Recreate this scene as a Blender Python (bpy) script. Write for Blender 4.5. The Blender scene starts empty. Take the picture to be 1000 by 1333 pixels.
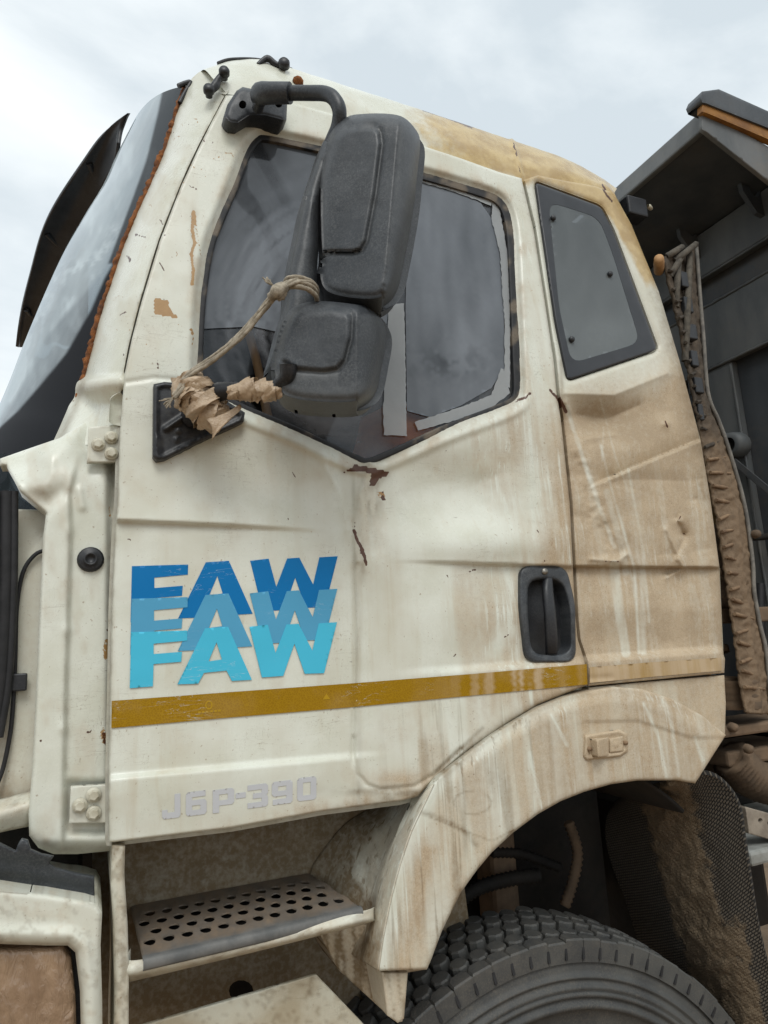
import bpy, math, random
import numpy as np
from mathutils import Vector
from mathutils.geometry import delaunay_2d_cdt
random.seed(4)
sc = bpy.context.scene
COL = sc.collection
# ---------------------------------------------------------------- camera
F = 889.0
CX0, CY0 = 500.0, 666.5
CAM = np.array([0.0, -1.45, 1.62])
_ex = np.array([2080, 58, F]); _ex /= np.linalg.norm(_ex)
_ez = np.array([-240, -4577, F]); _ez -= _ez.dot(_ex) * _ex; _ez /= np.linalg.norm(_ez)
_ey = np.cross(_ez, _ex)
WM = np.array([_ex, _ey, _ez])          # camera (right, down, forward) -> truck space
cd = bpy.data.cameras.new('camera'); co = bpy.data.objects.new('camera', cd); COL.objects.link(co)
cd.sensor_fit = 'HORIZONTAL'; cd.sensor_width = 36; cd.lens = 36 * F / 1000; cd.clip_end = 3000; cd.clip_start = .02
from mathutils import Matrix
r_, d_, f_ = WM[:, 0], WM[:, 1], WM[:, 2]
co.matrix_world = Matrix(((r_[0], -d_[0], -f_[0], CAM[0]), (r_[1], -d_[1], -f_[1], CAM[1]), (r_[2], -d_[2], -f_[2], CAM[2]), (0, 0, 0, 1)))
sc.camera = co
# ---------------------------------------------------------------- world, sun, exposure
SUN_EL, SUN_AZ = 52, 205      # azimuth in degrees, x axis = 0, counter-clockwise
w = bpy.data.worlds.new('World'); sc.world = w; w.use_nodes = True
nt = w.node_tree; N = nt.nodes; L = nt.links; N.clear()
out = N.new('ShaderNodeOutputWorld'); bg = N.new('ShaderNodeBackground')
sky = N.new('ShaderNodeTexSky'); sky.sky_type = 'NISHITA'; sky.sun_disc = False
sky.sun_elevation = math.radians(SUN_EL); sky.sun_rotation = math.radians(90 - SUN_AZ); sky.dust_density = 2
tc = N.new('ShaderNodeTexCoord'); mp = N.new('ShaderNodeMapping'); mp.inputs['Scale'].default_value = (1.5, 1.5, 3.0); mp.inputs['Location'].default_value = (.3, .2, .35)
n1 = N.new('ShaderNodeTexNoise'); n1.inputs['Scale'].default_value = 1.25; n1.inputs['Detail'].default_value = 7; n1.inputs['Roughness'].default_value = .52; n1.inputs['Distortion'].default_value = .3
cr = N.new('ShaderNodeValToRGB'); e = cr.color_ramp.elements
e[0].position = .38; e[0].color = (6.0, 6.7, 7.15, 1); e[1].position = .62; e[1].color = (9.1, 9.45, 9.6, 1)
el = cr.color_ramp.elements.new(.5); el.color = (7.9, 8.45, 8.7, 1)
mx = N.new('ShaderNodeMix'); mx.data_type = 'RGBA'; mx.inputs[0].default_value = .93
L.new(tc.outputs['Generated'], mp.inputs['Vector']); L.new(mp.outputs[0], n1.inputs['Vector']); L.new(n1.outputs['Fac'], cr.inputs[0])
L.new(sky.outputs[0], mx.inputs[6]); L.new(cr.outputs[0], mx.inputs[7]); L.new(mx.outputs[2], bg.inputs[0])
bg.inputs[1].default_value = .11; L.new(bg.outputs[0], out.inputs[0])
sd = bpy.data.lights.new('sun', 'SUN'); sd.energy = 1.35; sd.angle = math.radians(26); sd.color = (1, .99, .955)
so = bpy.data.objects.new('sun', sd); COL.objects.link(so)
a_, e_ = math.radians(SUN_AZ + 50), math.radians(SUN_EL)
sdir = Vector((math.cos(a_) * math.cos(e_), math.sin(a_) * math.cos(e_), math.sin(e_)))
so.rotation_euler = sdir.to_track_quat('Z', 'Y').to_euler(); so.location = (0, -3, 8)
sky.sun_rotation = math.pi / 2 - a_
vs = sc.view_settings; vs.view_transform = 'Standard'; vs.look = 'None'; vs.exposure = .14; vs.gamma = 1; vs.use_curve_mapping = False
# ---------------------------------------------------------------- maths helpers
A = np.asarray
def rays(p):
    p = np.atleast_2d(A(p, float)); c = np.c_[p[:, 0] - CX0, p[:, 1] - CY0, np.full(len(p), F)]
    return c @ WM.T
def Pts(p, x=None, y=None, z=None):
    d = rays(p)
    if y is not None: t = (y - CAM[1]) / d[:, 1]
    elif z is not None: t = (z - CAM[2]) / d[:, 2]
    else: t = (x - CAM[0]) / d[:, 0]
    return CAM + np.asarray(t)[:, None] * d
def P(px, py, **k): return Pts([(px, py)], **k)[0]
def Pix(p):
    c = (np.atleast_2d(p) - CAM) @ WM
    return np.c_[CX0 + F * c[:, 0] / c[:, 2], CY0 + F * c[:, 1] / c[:, 2]]
def ss(a, b, x):
    t = np.clip((x - a) / (b - a), 0, 1); return t * t * (3 - 2 * t)
def gs(x, y=0): return np.exp(-(x * x + y * y))
def S(x, z):                                   # side of the cab: upright below the belt, leaning in above
    t = np.clip(z - 2.12, 0, None)
    return .035 * t + .085 * t * t / (t + .25)
def mapS(off=0.0):
    def M(p):
        y = np.full(len(p), off)
        for _ in range(7):
            q = Pts(p, y=y); y = S(q[:, 0], q[:, 2]) + off
        return Pts(p, y=y)
    return M
def mapY(y):
    return lambda p: Pts(p, y=(y(p[:, 0], p[:, 1]) if callable(y) else y))
def mapX(x): return lambda p: Pts(p, x=x)
def mapZ(z): return lambda p: Pts(p, z=z)
_rs = np.random.RandomState(7); _T = _rs.rand(256, 256)
def vn(x, y):
    xi = np.floor(x).astype(int); yi = np.floor(y).astype(int); fx = x - xi; fy = y - yi
    fx = fx * fx * (3 - 2 * fx); fy = fy * fy * (3 - 2 * fy); g = lambda i, j: _T[i % 256, j % 256]
    return (g(xi, yi) * (1 - fx) + g(xi + 1, yi) * fx) * (1 - fy) + (g(xi, yi + 1) * (1 - fx) + g(xi + 1, yi + 1) * fx) * fy
def fbm(x, y, o=4):
    s = 0; a = .5; t = 0
    for i in range(o): s = s + a * vn(x * 2 ** i + 13 * i, y * 2 ** i + 7 * i); t += a; a *= .5
    return s / t
def dist(px, py, pl, closed=False):
    pl = A(pl, float); d = np.full(len(px), 1e9)
    m = len(pl) if closed else len(pl) - 1
    for i in range(m):
        a = pl[i]; b = pl[(i + 1) % len(pl)]; ab = b - a; l2 = ab.dot(ab) + 1e-12
        t = np.clip(((px - a[0]) * ab[0] + (py - a[1]) * ab[1]) / l2, 0, 1)
        d = np.minimum(d, np.hypot(px - a[0] - t * ab[0], py - a[1] - t * ab[1]))
    return d
def inside(px, py, pl):
    pl = A(pl, float); c = np.zeros(len(px), bool); j = len(pl) - 1
    for i in range(len(pl)):
        xi, yi = pl[i]; xj, yj = pl[j]
        if yi != yj:
            c ^= ((yi > py) != (yj > py)) & (px < (xj - xi) * (py - yi) / (yj - yi) + xi)
        j = i
    return c
def stroke(px, py, pl, wd, soft=1.0):
    return 1 - ss(wd * .5 - soft, wd * .5 + soft, dist(px, py, pl))
def cat(pts, n=8, closed=False):               # smooth curve through points
    p = A(pts, float); k = len(p); o = []
    rng = k if closed else k - 1
    for i in range(rng):
        if closed: a, b, c, d = p[(i - 1) % k], p[i], p[(i + 1) % k], p[(i + 2) % k]
        else: a, b, c, d = p[max(i - 1, 0)], p[i], p[i + 1], p[min(i + 2, k - 1)]
        for j in range(n):
            t = j / n
            o.append(.5 * (2 * b + (c - a) * t + (2 * a - 5 * b + 4 * c - d) * t * t + (3 * b - a - 3 * c + d) * t ** 3))
    if not closed: o.append(p[-1])
    return A(o)
def resample(p, n):
    p = A(p, float); s = np.r_[0, np.cumsum(np.linalg.norm(np.diff(p, axis=0), axis=1))]
    u = np.linspace(0, s[-1], n)
    return np.stack([np.interp(u, s, p[:, i]) for i in range(p.shape[1])], 1)
def dens(pl, step):
    o = []; pl = A(pl, float)
    for i in range(len(pl)):
        a = pl[i]; b = pl[(i + 1) % len(pl)]; n = max(1, int(round(np.linalg.norm(b - a) / step)))
        for j in range(n): o.append(a + (b - a) * j / n)
    return A(o)
def rpoly(cs, r, n=6):                         # polygon with rounded corners
    o = []; m = len(cs); cs = A(cs, float)
    for i in range(m):
        p = cs[i]; a = cs[i - 1] - p; b = cs[(i + 1) % m] - p; la, lb = np.linalg.norm(a), np.linalg.norm(b); d = min(r, la * .45, lb * .45)
        p0 = p + a / la * d; p1 = p + b / lb * d
        for t in np.linspace(0, 1, n): o.append(tuple(p0 * (1 - t) ** 2 + 2 * p * t * (1 - t) + p1 * t * t))
    return o
def offs(pl, k):                                # polygon moved outwards by k pixels
    pl = dens(pl, 4); t = np.roll(pl, -1, 0) - np.roll(pl, 1, 0); n_ = np.c_[t[:, 1], -t[:, 0]]; n_ /= np.linalg.norm(n_, axis=1)[:, None]
    q = pl + n_ * k; c = inside((pl + n_ * .5)[:, 0], (pl + n_ * .5)[:, 1], pl); q = np.where(c[:, None], pl - n_ * k, q); return [tuple(p) for p in q]
# ---------------------------------------------------------------- objects
def link(name, verts, faces, mat, parent=None, smooth=True, attrs=None):
    me = bpy.data.meshes.new(name); me.from_pydata([tuple(v) for v in verts], [], [tuple(int(i) for i in f) for f in faces]); me.update()
    if smooth: me.polygons.foreach_set('use_smooth', [True] * len(me.polygons))
    for k, v in (attrs or {}).items():
        at = me.attributes.new(k, 'FLOAT', 'POINT'); at.data.foreach_set('value', np.asarray(v, np.float32))
    if mat: me.materials.append(mat)
    o = bpy.data.objects.new(name, me); COL.objects.link(o)
    if parent:
        o.parent = parent; o.matrix_parent_inverse = Matrix.Translation(parent.matrix_world.translation).inverted() if parent.type == 'EMPTY' else Matrix()
    return o
def tag(o, label, cat_=None, group=None, kind=None):
    if label: o['label'] = label
    if cat_: o['category'] = cat_
    if group: o['group'] = group
    if kind: o['kind'] = kind
    return o
def empty(name, loc, label, cat_, group=None):
    o = bpy.data.objects.new(name, None); COL.objects.link(o); o.location = loc; o.matrix_world = Matrix.Translation(loc)
    return tag(o, label, cat_, group)
NY = A((0., -1., 0.))
def panel(name, outl, mat, parent, M, holes=(), res=4.0, bump=None, rim=0.0, rimpx=3.0, flange=0.0, fdir=None, back=False, attrs=None, nrm=NY, hrim=False, smooth=True):
    """a sheet inside an outline, on the surface M, pressed (bump, metres outwards), with a folded edge of real depth"""
    outl = dens(outl, res); holes = [dens(h, res) for h in holes]
    loops = [outl] + holes
    rings = []
    if rim:
        for lp in (loops if hrim else loops[:1]):
            t = np.roll(lp, -1, 0) - np.roll(lp, 1, 0); nn = np.c_[-t[:, 1], t[:, 0]]; nn /= np.linalg.norm(nn, axis=1)[:, None] + 1e-9
            for k in (.3, .65, 1.0):
                for sg in (1, -1):
                    q = lp + nn * sg * rimpx * k
                    ok = inside(q[:, 0], q[:, 1], outl)
                    for h in holes: ok &= ~inside(q[:, 0], q[:, 1], h)
                    dd = np.min([dist(q[:, 0], q[:, 1], l2, True) for l2 in loops], 0)
                    rings.append(q[ok & (dd > rimpx * k * .93)])
    x0, y0 = outl.min(0); x1, y1 = outl.max(0)
    gx, gy = np.meshgrid(np.arange(x0, x1, res), np.arange(y0, y1, res * .87)); gx[1::2] += res / 2
    gx = gx.ravel(); gy = gy.ravel()
    ok = inside(gx, gy, outl)
    for h in holes: ok &= ~inside(gx, gy, h)
    gx = gx[ok]; gy = gy[ok]
    if len(gx):
        dd = np.min([dist(gx, gy, l2, True) for l2 in loops], 0); lim = max(res * .55, rimpx * 1.25 if rim else 0)
        g = np.c_[gx, gy][dd > lim]
    else: g = np.zeros((0, 2))
    pts = np.vstack(loops + rings + [g]); ed = []; k = 0
    for lp in loops:
        m = len(lp); ed += [(k + i, k + (i + 1) % m) for i in range(m)]; k += m
    vco, _, fc, *_r = delaunay_2d_cdt([Vector(p) for p in pts], ed, [], 0, 1e-4)
    v = A([(q[0], q[1]) for q in vco]); fc = A([f for f in fc if len(f) == 3])
    c = v[fc].mean(1); ok = inside(c[:, 0], c[:, 1], outl)
    for h in holes: ok &= ~inside(c[:, 0], c[:, 1], h)
    fc = fc[ok]
    us = np.unique(fc); rm = -np.ones(len(v), int); rm[us] = np.arange(len(us)); v = v[us]; fc = rm[fc]
    px, py = v[:, 0], v[:, 1]
    pos = M(v); nv = np.broadcast_to(A(nrm, float), pos.shape)
    off = np.zeros(len(v))
    if bump is not None: off = off + bump(px, py)
    if rim:
        dd = np.min([dist(px, py, l2, True) for l2 in (loops if hrim else loops[:1])], 0)
        t = np.clip(1 - dd / rimpx, 0, 1); off = off - rim * (1 - np.sqrt(np.clip(1 - t * t, 0, 1)))
    pos = Pts(v, y=pos[:, 1] - off) if nrm is NY else pos + nv * off[:, None]
    # orient
    q = pos[fc]; fn = np.cross(q[:, 1] - q[:, 0], q[:, 2] - q[:, 0])
    fl = (fn * nv[fc[:, 0]]).sum(1) < 0; fc[fl] = fc[fl][:, ::-1]
    at = {k2: f2(px, py) for k2, f2 in (attrs or {}).items()}
    verts = list(pos); faces = [tuple(f) for f in fc]
    if flange:
        de = {}
        for f in fc:
            for i in range(3): de[(f[i], f[(i + 1) % 3])] = 1
        be = [(a, b) for (a, b) in de if (b, a) not in de]
        bi = sorted({a for e2 in be for a in e2}); n0 = len(verts)
        fd = -nv * flange if fdir is None else np.broadcast_to(A(fdir, float), pos.shape) * flange
        i1 = {b: n0 + i for i, b in enumerate(bi)}; i2 = {b: n0 + len(bi) + i for i, b in enumerate(bi)}
        verts += [pos[b] for b in bi] + [pos[b] + fd[b] for b in bi]
        faces += [(i1[b], i1[a], i2[a], i2[b]) for a, b in be]
        for k2 in at: at[k2] = np.r_[at[k2], at[k2][bi], at[k2][bi]]
        if back:
            n1_ = len(verts); mp_ = np.arange(len(v)) + n1_
            verts += list(pos - nv * off[:, None] + fd); faces += [(mp_[f[0]], mp_[f[2]], mp_[f[1]]) for f in fc]
            for k2 in at: at[k2] = np.r_[at[k2], at[k2][:len(v)]]
    return link(name, verts, faces, mat, parent, smooth, at)
def loft(name, curves, mat, parent, n=40, m=5, world=False, thick=0, attrs=None, bump=None, closed=False):
    """skin through several curves of (px, py, y) points (or world points)"""
    cs = []
    for c in curves:
        c = resample(cat(c, 10), n)
        if not world: c = Pts(c[:, :2], y=c[:, 2])
        cs.append(c)
    cs = A(cs); g = A([cat(cs[:, i], m) for i in range(n)])         # n x R x 3
    R = g.shape[1]
    if bump is not None:
        du = np.gradient(g, axis=0); dv = np.gradient(g, axis=1); nn = np.cross(du, dv); nn /= np.linalg.norm(nn, axis=2)[:, :, None] + 1e-12
        if (nn * (CAM - g)).sum() < 0: nn = -nn
        pp = Pix(g.reshape(-1, 3)); g = g + nn * bump(pp[:, 0], pp[:, 1]).reshape(n, R)[:, :, None]
    v = g.reshape(-1, 3); f = [(i * R + j, (i + 1) * R + j, (i + 1) * R + j + 1, i * R + j + 1) for i in range(n - 1) for j in range(R - 1)]
    q = v[A(f)]; fn = np.cross(q[:, 1] - q[:, 0], q[:, 2] - q[:, 0]).mean(0)
    fns = np.cross(q[:, 1] - q[:, 0], q[:, 2] - q[:, 0]); sgn = (fns * (CAM - q.mean(1))).sum()
    if sgn < 0: f = [x[::-1] for x in f]
    at = {}
    if attrs:
        pp = Pix(v); at = {k: fn_(pp[:, 0], pp[:, 1]) for k, fn_ in attrs.items()}
    o = link(name, v, f, mat, parent, True, at)
    if thick:
        md = o.modifiers.new('thick', 'SOLIDIFY'); md.thickness = thick; md.offset = -1
    return o
def tube(name, pts, r, mat, parent, seg=10, n=6, raw=False, wob=0, caps=True):
    p = A(pts, float); rr = r
    c = p if raw else cat(p, n); k = len(c)
    if np.ndim(r): rr = np.interp(np.linspace(0, 1, k), np.linspace(0, 1, len(r)), r)
    else: rr = np.full(k, r)
    T = np.gradient(c, axis=0); T /= np.linalg.norm(T, axis=1)[:, None] + 1e-12
    u = np.cross(T[0], (0, 0, 1.0));
    if np.linalg.norm(u) < .1: u = np.cross(T[0], (1.0, 0, 0))
    V = []; Fc = []
    for i in range(k):
        u = u - T[i] * u.dot(T[i]); u /= np.linalg.norm(u); b = np.cross(T[i], u)
        for j in range(seg):
            a = 2 * math.pi * j / seg; R = rr[i] * (1 + wob * (random.random() - .5))
            V.append(c[i] + R * (math.cos(a) * u + math.sin(a) * b))
    for i in range(k - 1):
        for j in range(seg): Fc.append((i * seg + j, i * seg + (j + 1) % seg, (i + 1) * seg + (j + 1) % seg, (i + 1) * seg + j))
    if caps:
        for e_, i in ((0, 0), (1, k - 1)):
            n0 = len(V); V += [V[i * seg + j] for j in range(seg)]
            Fc.append(tuple(n0 + j for j in (range(seg)[::-1] if e_ == 0 else range(seg))))
    return link(name, V, Fc, mat, parent, True)
def lathe(name, prof, c, ax, mat, parent, seg=24, up=(0, 0, 1), smooth=True):
    """profile of (radius, height along axis) turned about ax through c"""
    ax = A(ax, float); ax /= np.linalg.norm(ax); u = np.cross(ax, up)
    if np.linalg.norm(u) < .01: u = np.cross(ax, (1, 0, 0))
    u /= np.linalg.norm(u); b = np.cross(ax, u); V = []; Fc = []; c = A(c, float)
    for (r, h) in prof:
        for j in range(seg):
            a = 2 * math.pi * j / seg; V.append(c + ax * h + r * (math.cos(a) * u + math.sin(a) * b))
    for i in range(len(prof) - 1):
        for j in range(seg): Fc.append((i * seg + j, i * seg + (j + 1) % seg, (i + 1) * seg + (j + 1) % seg, (i + 1) * seg + j))
    return link(name, V, Fc, mat, parent, smooth)
def hexa(name, A8, mat, parent, bevel=.004, smooth=False):
    """a box from its eight corners: 0-3 one face, 4-7 the opposite one"""
    f = [(0, 1, 2, 3), (7, 6, 5, 4), (0, 4, 5, 1), (1, 5, 6, 2), (2, 6, 7, 3), (3, 7, 4, 0)]
    o = link(name, A8, f, mat, parent, smooth)
    c = np.mean(A8, 0); q = A([A8[i] for i in f[0]]); nrm = np.cross(q[1] - q[0], q[2] - q[0])
    if nrm.dot(q.mean(0) - c) < 0: o.data.flip_normals()
    if bevel:
        md = o.modifiers.new('bevel', 'BEVEL'); md.width = bevel; md.segments = 2; md.limit_method = 'ANGLE'
    return o
def box(name, lo, hi, mat, parent, bevel=.004):
    (a, b, c), (d, e2, f) = lo, hi
    return hexa(name, A([(a, b, c), (d, b, c), (d, b, f), (a, b, f), (a, e2, c), (d, e2, c), (d, e2, f), (a, e2, f)], float), mat, parent, bevel)
# ---------------------------------------------------------------- materials
def lin(r, g, b):
    f = lambda c: (c / 255 / 12.92) if c < 11 else ((c / 255 + .055) / 1.055) ** 2.4
    return (f(r), f(g), f(b), 1)
class NT:
    def __init__(s, name):
        s.m = bpy.data.materials.new(name); s.m.use_nodes = True; s.t = s.m.node_tree; s.n = s.t.nodes; s.l = s.t.links
        s.b = s.n['Principled BSDF']; s.o = s.n['Material Output']
        s.tc = s.n.new('ShaderNodeTexCoord')
    def set(s, k, v):
        if hasattr(v, 'is_output'): s.l.new(v, s.b.inputs[k])
        else: s.b.inputs[k].default_value = v
    def noise(s, scale, detail=4, rough=.55, stretch=(1, 1, 1), dist_=0, loc=(0, 0, 0)):
        mp = s.n.new('ShaderNodeMapping'); mp.inputs['Scale'].default_value = stretch; mp.inputs['Location'].default_value = loc
        s.l.new(s.tc.outputs['Object'], mp.inputs[0]); t = s.n.new('ShaderNodeTexNoise'); t.inputs['Scale'].default_value = scale
        t.inputs['Detail'].default_value = detail; t.inputs['Roughness'].default_value = rough; t.inputs['Distortion'].default_value = dist_
        s.l.new(mp.outputs[0], t.inputs['Vector']); return t.outputs['Fac']
    def attr(s, n):
        a = s.n.new('ShaderNodeAttribute'); a.attribute_name = n; return a.outputs['Fac']
    def math(s, op, a, b=0.0, c=None, clamp=False):
        m = s.n.new('ShaderNodeMath'); m.operation = op; m.use_clamp = clamp
        for i, v in enumerate((a, b, c)):
            if v is None: continue
            if hasattr(v, 'is_output'): s.l.new(v, m.inputs[i])
            else: m.inputs[i].default_value = v
        return m.outputs[0]
    def step(s, v, a, b):
        m = s.n.new('ShaderNodeMapRange'); m.interpolation_type = 'SMOOTHSTEP'; s.l.new(v, m.inputs[0]); m.inputs[1].default_value = a; m.inputs[2].default_value = b; return m.outputs[0]
    def mix(s, f, a, b):
        m = s.n.new('ShaderNodeMix'); m.data_type = 'RGBA'
        for i, v in ((0, f), (6, a), (7, b)):
            if hasattr(v, 'is_output'): s.l.new(v, m.inputs[i])
            else: m.inputs[i].default_value = v
        return m.outputs[2]
    def bump(s, h, strength=.3, d=.002):
        b = s.n.new('ShaderNodeBump'); b.inputs['Strength'].default_value = strength; b.inputs['Distance'].default_value = d
        s.l.new(h, b.inputs['Height']); s.l.new(b.outputs[0], s.b.inputs['Normal']); return b
DUST = lin(188, 168, 140); DUST2 = lin(163, 142, 114); DARKDUST = lin(90, 74, 50)
def paint_material(name='aged_white_paint', white=lin(215, 217, 205), base_dust=0.0):
    k = NT(name)
    f1 = k.noise(9, 5); f2 = k.noise(70, 4, .6); st = k.noise(60, 4, .6, (1, 1, .06)); fine = k.noise(420, 3, .7)
    w2 = k.mix(k.step(f1, .35, .7), white, lin(205, 206, 191))
    # thin grey scratches
    sc1 = k.noise(34, 3, .6, (.25, .25, 2.2), 1.2); sc2 = k.noise(30, 3, .6, (1.6, 1.6, .35), 1.4, (3, 1, 2))
    rare = k.step(k.noise(5, 3, .6, (1, 1, 1), 0, (9, 4, 1)), .5, .66)
    scr = k.math('MULTIPLY', k.math('MAXIMUM', k.math('SUBTRACT', 1, k.step(k.math('ABSOLUTE', k.math('SUBTRACT', sc1, .5)), .0, .008)), k.math('SUBTRACT', 1, k.step(k.math('ABSOLUTE', k.math('SUBTRACT', sc2, .5)), .0, .006))), rare)
    w2 = k.mix(k.math('MULTIPLY', scr, .6), w2, lin(128, 118, 98))
    wash = k.math('MULTIPLY', k.step(k.noise(38, 4, .65, (1, 1, .07), .3, (3, 3, 8)), .5, .75), k.step(k.noise(4, 4, .6, (1, 1, 1), 0, (1, 9, 9)), .35, .65))
    w2 = k.mix(k.math('MULTIPLY', wash, .30), w2, lin(176, 158, 124))
    pit = k.step(k.noise(260, 2, .5, (1, 1, 1), 0, (8, 5, 3)), .71, .76); w2 = k.mix(k.math('MULTIPLY', pit, .6), w2, lin(150, 140, 120))
    # specks of grit
    sp = k.step(k.noise(130, 2, .5, (1, 1, 1), 0, (5, 5, 5)), .70, .76)
    w2 = k.mix(k.math('MULTIPLY', sp, .55), w2, lin(134, 108, 74))
    # tan stain of the roof lacquer
    stn = k.attr('stain'); stn = k.step(k.math('ADD', stn, k.math('MULTIPLY', k.math('SUBTRACT', k.noise(22, 6, .7), .5), 1.0)), .28, .95)
    stc = k.mix(k.step(k.noise(16, 5, .65, (1, 1, 1), 0, (7, 7, 7)), .35, .65), lin(196, 172, 120), lin(168, 140, 88)); w2 = k.mix(k.math('MULTIPLY', stn, .95), w2, stc)
    # dust
    d = k.attr('dust'); d = k.math('ADD', d, base_dust)
    sw = k.attr('streak'); run = k.step(k.noise(52, 3, .5, (1, 1, .035), .15, (2, 0, 7)), .53, .63); runm = k.step(k.noise(9, 3, .6, (1, 1, .35), 0, (6, 1, 3)), .42, .58)
    run2 = k.step(k.noise(150, 2, .5, (1, 1, .03), .1, (1, 0, 4)), .58, .68); dk = k.step(k.noise(70, 3, .55, (1, 1, .04), .2, (8, 0, 1)), .56, .66)
    mod = k.math('ADD', k.math('MULTIPLY', k.math('SUBTRACT', f2, .5), .5), k.math('MULTIPLY', k.math('SUBTRACT', st, .5), .3))
    d = k.math('SUBTRACT', d, k.math('MULTIPLY', sw, k.math('MULTIPLY', k.math('ADD', k.math('MULTIPLY', run, .34), k.math('MULTIPLY', run2, .55)), runm)), clamp=True)
    d2 = k.math('ADD', d, k.math('MULTIPLY', mod, k.step(d, .02, .3)), clamp=True)
    d2 = k.math('MULTIPLY', d2, .93)
    dc = k.mix(k.step(k.math('ADD', k.math('MULTIPLY', f1, .4), k.math('MULTIPLY', k.noise(300, 4, .8), .6)), .40, .62), DUST2, DUST)
    spl = k.n.new('ShaderNodeTexVoronoi'); spl.inputs['Scale'].default_value = 95; k.l.new(k.tc.outputs['Object'], spl.inputs['Vector'])
    dots = k.math('MULTIPLY', k.step(spl.outputs['Distance'], .22, .12), k.step(k.noise(14, 4, .6, (1, 1, 1), 0, (4, 4, 9)), .5, .62))
    c = k.mix(d2, w2, dc); c = k.mix(k.math('MULTIPLY', dots, k.math('MULTIPLY', k.step(d, .08, .5), .5)), c, lin(136, 112, 84))
    g = k.math('ADD', k.attr('grime'), k.math('MULTIPLY', k.attr('dark_run'), k.math('MULTIPLY', dk, .8))); g2 = k.math('ADD', g, k.math('MULTIPLY', k.math('SUBTRACT', f2, .5), k.math('MULTIPLY', g, 1.1)), clamp=True)
    c = k.mix(k.math('MULTIPLY', g2, .9), c, k.mix(f2, DARKDUST, lin(120, 98, 66)))
    ch = k.attr('chip'); cs = k.step(k.math('ADD', ch, k.math('MULTIPLY', k.math('SUBTRACT', k.noise(90, 4, .6, (1, 1, 1), 0, (1, 8, 2)), .5), .9)), .45, .52)
    c = k.mix(cs, c, k.mix(f2, lin(176, 143, 96), lin(150, 112, 66)))
    ru = k.attr('rust'); rs = k.step(k.math('ADD', ru, k.math('MULTIPLY', k.math('SUBTRACT', k.noise(120, 4, .6, (1, 1, 1), 0, (4, 8, 2)), .5), .8)), .45, .55)
    c = k.mix(rs, c, k.mix(f2, lin(96, 58, 36), lin(58, 38, 28)))
    k.set('Base Color', c)
    rg = k.math('ADD', .27, k.math('MULTIPLY', k.math('MAXIMUM', d2, g2), .55)); k.set('Roughness', k.math('ADD', rg, k.math('MULTIPLY', k.math('SUBTRACT', f2, .5), .14)))
    k.set('Specular IOR Level', .45)
    hh = k.math('ADD', k.math('MULTIPLY', fine, k.math('ADD', .05, k.math('MULTIPLY', d2, .75))), k.math('SUBTRACT', k.math('MULTIPLY', f1, .5), k.math('MULTIPLY', cs, .4)))
    k.bump(hh, .4, .002)
    return k.m
def simple(name, c1, c2, rough=.6, scale=30, bump=.3, bd=.002, metal=0, dust=0.0, dustc=DUST, stretch=(1, 1, 1), spec=.4, speck=0):
    k = NT(name); f = k.noise(scale, 5, .6, stretch); f2 = k.noise(scale * 6, 4, .65)
    c = k.mix(k.step(f, .3, .7), c1, c2)
    if dust:
        t = k.step(k.math('ADD', k.math('MULTIPLY', k.noise(scale * .4, 5, .6, (1, 1, 1), 0, (3, 3, 3)), .7), k.math('MULTIPLY', f2, .3)), .62 - dust * .3, .62 + .12)
        c = k.mix(k.math('MULTIPLY', t, min(1, dust)), c, dustc)
    if speck:
        sp = k.step(k.noise(230, 5, .8, (1, 1, 1), 0, (2, 6, 1)), .40, .70); big = k.step(k.noise(11, 5, .65, (1, 1, 1), .4, (5, 2, 2)), .3, .7)
        c = k.mix(k.math('MULTIPLY', k.math('MULTIPLY', sp, k.math('ADD', .35, big)), speck), c, dustc)
    da = k.attr('dust'); c = k.mix(k.math('MULTIPLY', k.math('ADD', da, k.math('MULTIPLY', k.math('SUBTRACT', f2, .5), k.math('MULTIPLY', da, 1.2)), clamp=True), .95), c, dustc)
    k.set('Base Color', c); k.set('Metallic', metal); k.set('Roughness', k.math('ADD', rough - .1, k.math('MULTIPLY', f2, .2))); k.set('Specular IOR Level', spec)
    k.bump(k.math('ADD', f2, k.math('MULTIPLY', f, .5)), bump, bd)
    return k.m
PAINT = paint_material()
DUSTY = paint_material('mud_caked_white_paint', base_dust=.35)
BLACKP = simple('dusty_black_plastic', lin(32, 36, 41), lin(50, 54, 59), .44, 12, .3, .0012, dust=.12, dustc=lin(108, 110, 110), speck=.38)
BLACKC = simple('clean_black_plastic', lin(26, 28, 32), lin(40, 42, 46), .42, 20, .2, .001, dust=.1, dustc=lin(96, 94, 90), speck=.2)
RUBBER = simple('black_rubber', lin(26, 27, 29), lin(40, 40, 42), .6, 30, .3, .001, dust=.12)
DARK = simple('dark_chassis', lin(20, 19, 18), lin(38, 34, 29), .8, 8, .4, .004, dust=.25, dustc=lin(70, 58, 45))
TYRE = simple('tyre_rubber', lin(54, 56, 57), lin(76, 77, 75), .62, 7, .35, .002, dust=.45, dustc=lin(104, 98, 89), speck=.5)
GREYS = simple('grey_bed_steel', lin(84, 88, 90), lin(104, 106, 106), .55, 7, .3, .002, dust=.5, dustc=lin(118, 110, 98), spec=.3, stretch=(1, 1, .4))
DARKS = simple('dark_bed_steel', lin(64, 69, 74), lin(80, 84, 88), .55, 6, .3, .002, dust=.5, dustc=lin(104, 96, 86), spec=.3, stretch=(1, 1, .4))
STEEL = simple('step_metal', lin(88, 89, 88), lin(112, 111, 108), .65, 25, .3, .0015, metal=.1, dust=.2, dustc=lin(136, 118, 98))
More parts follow.
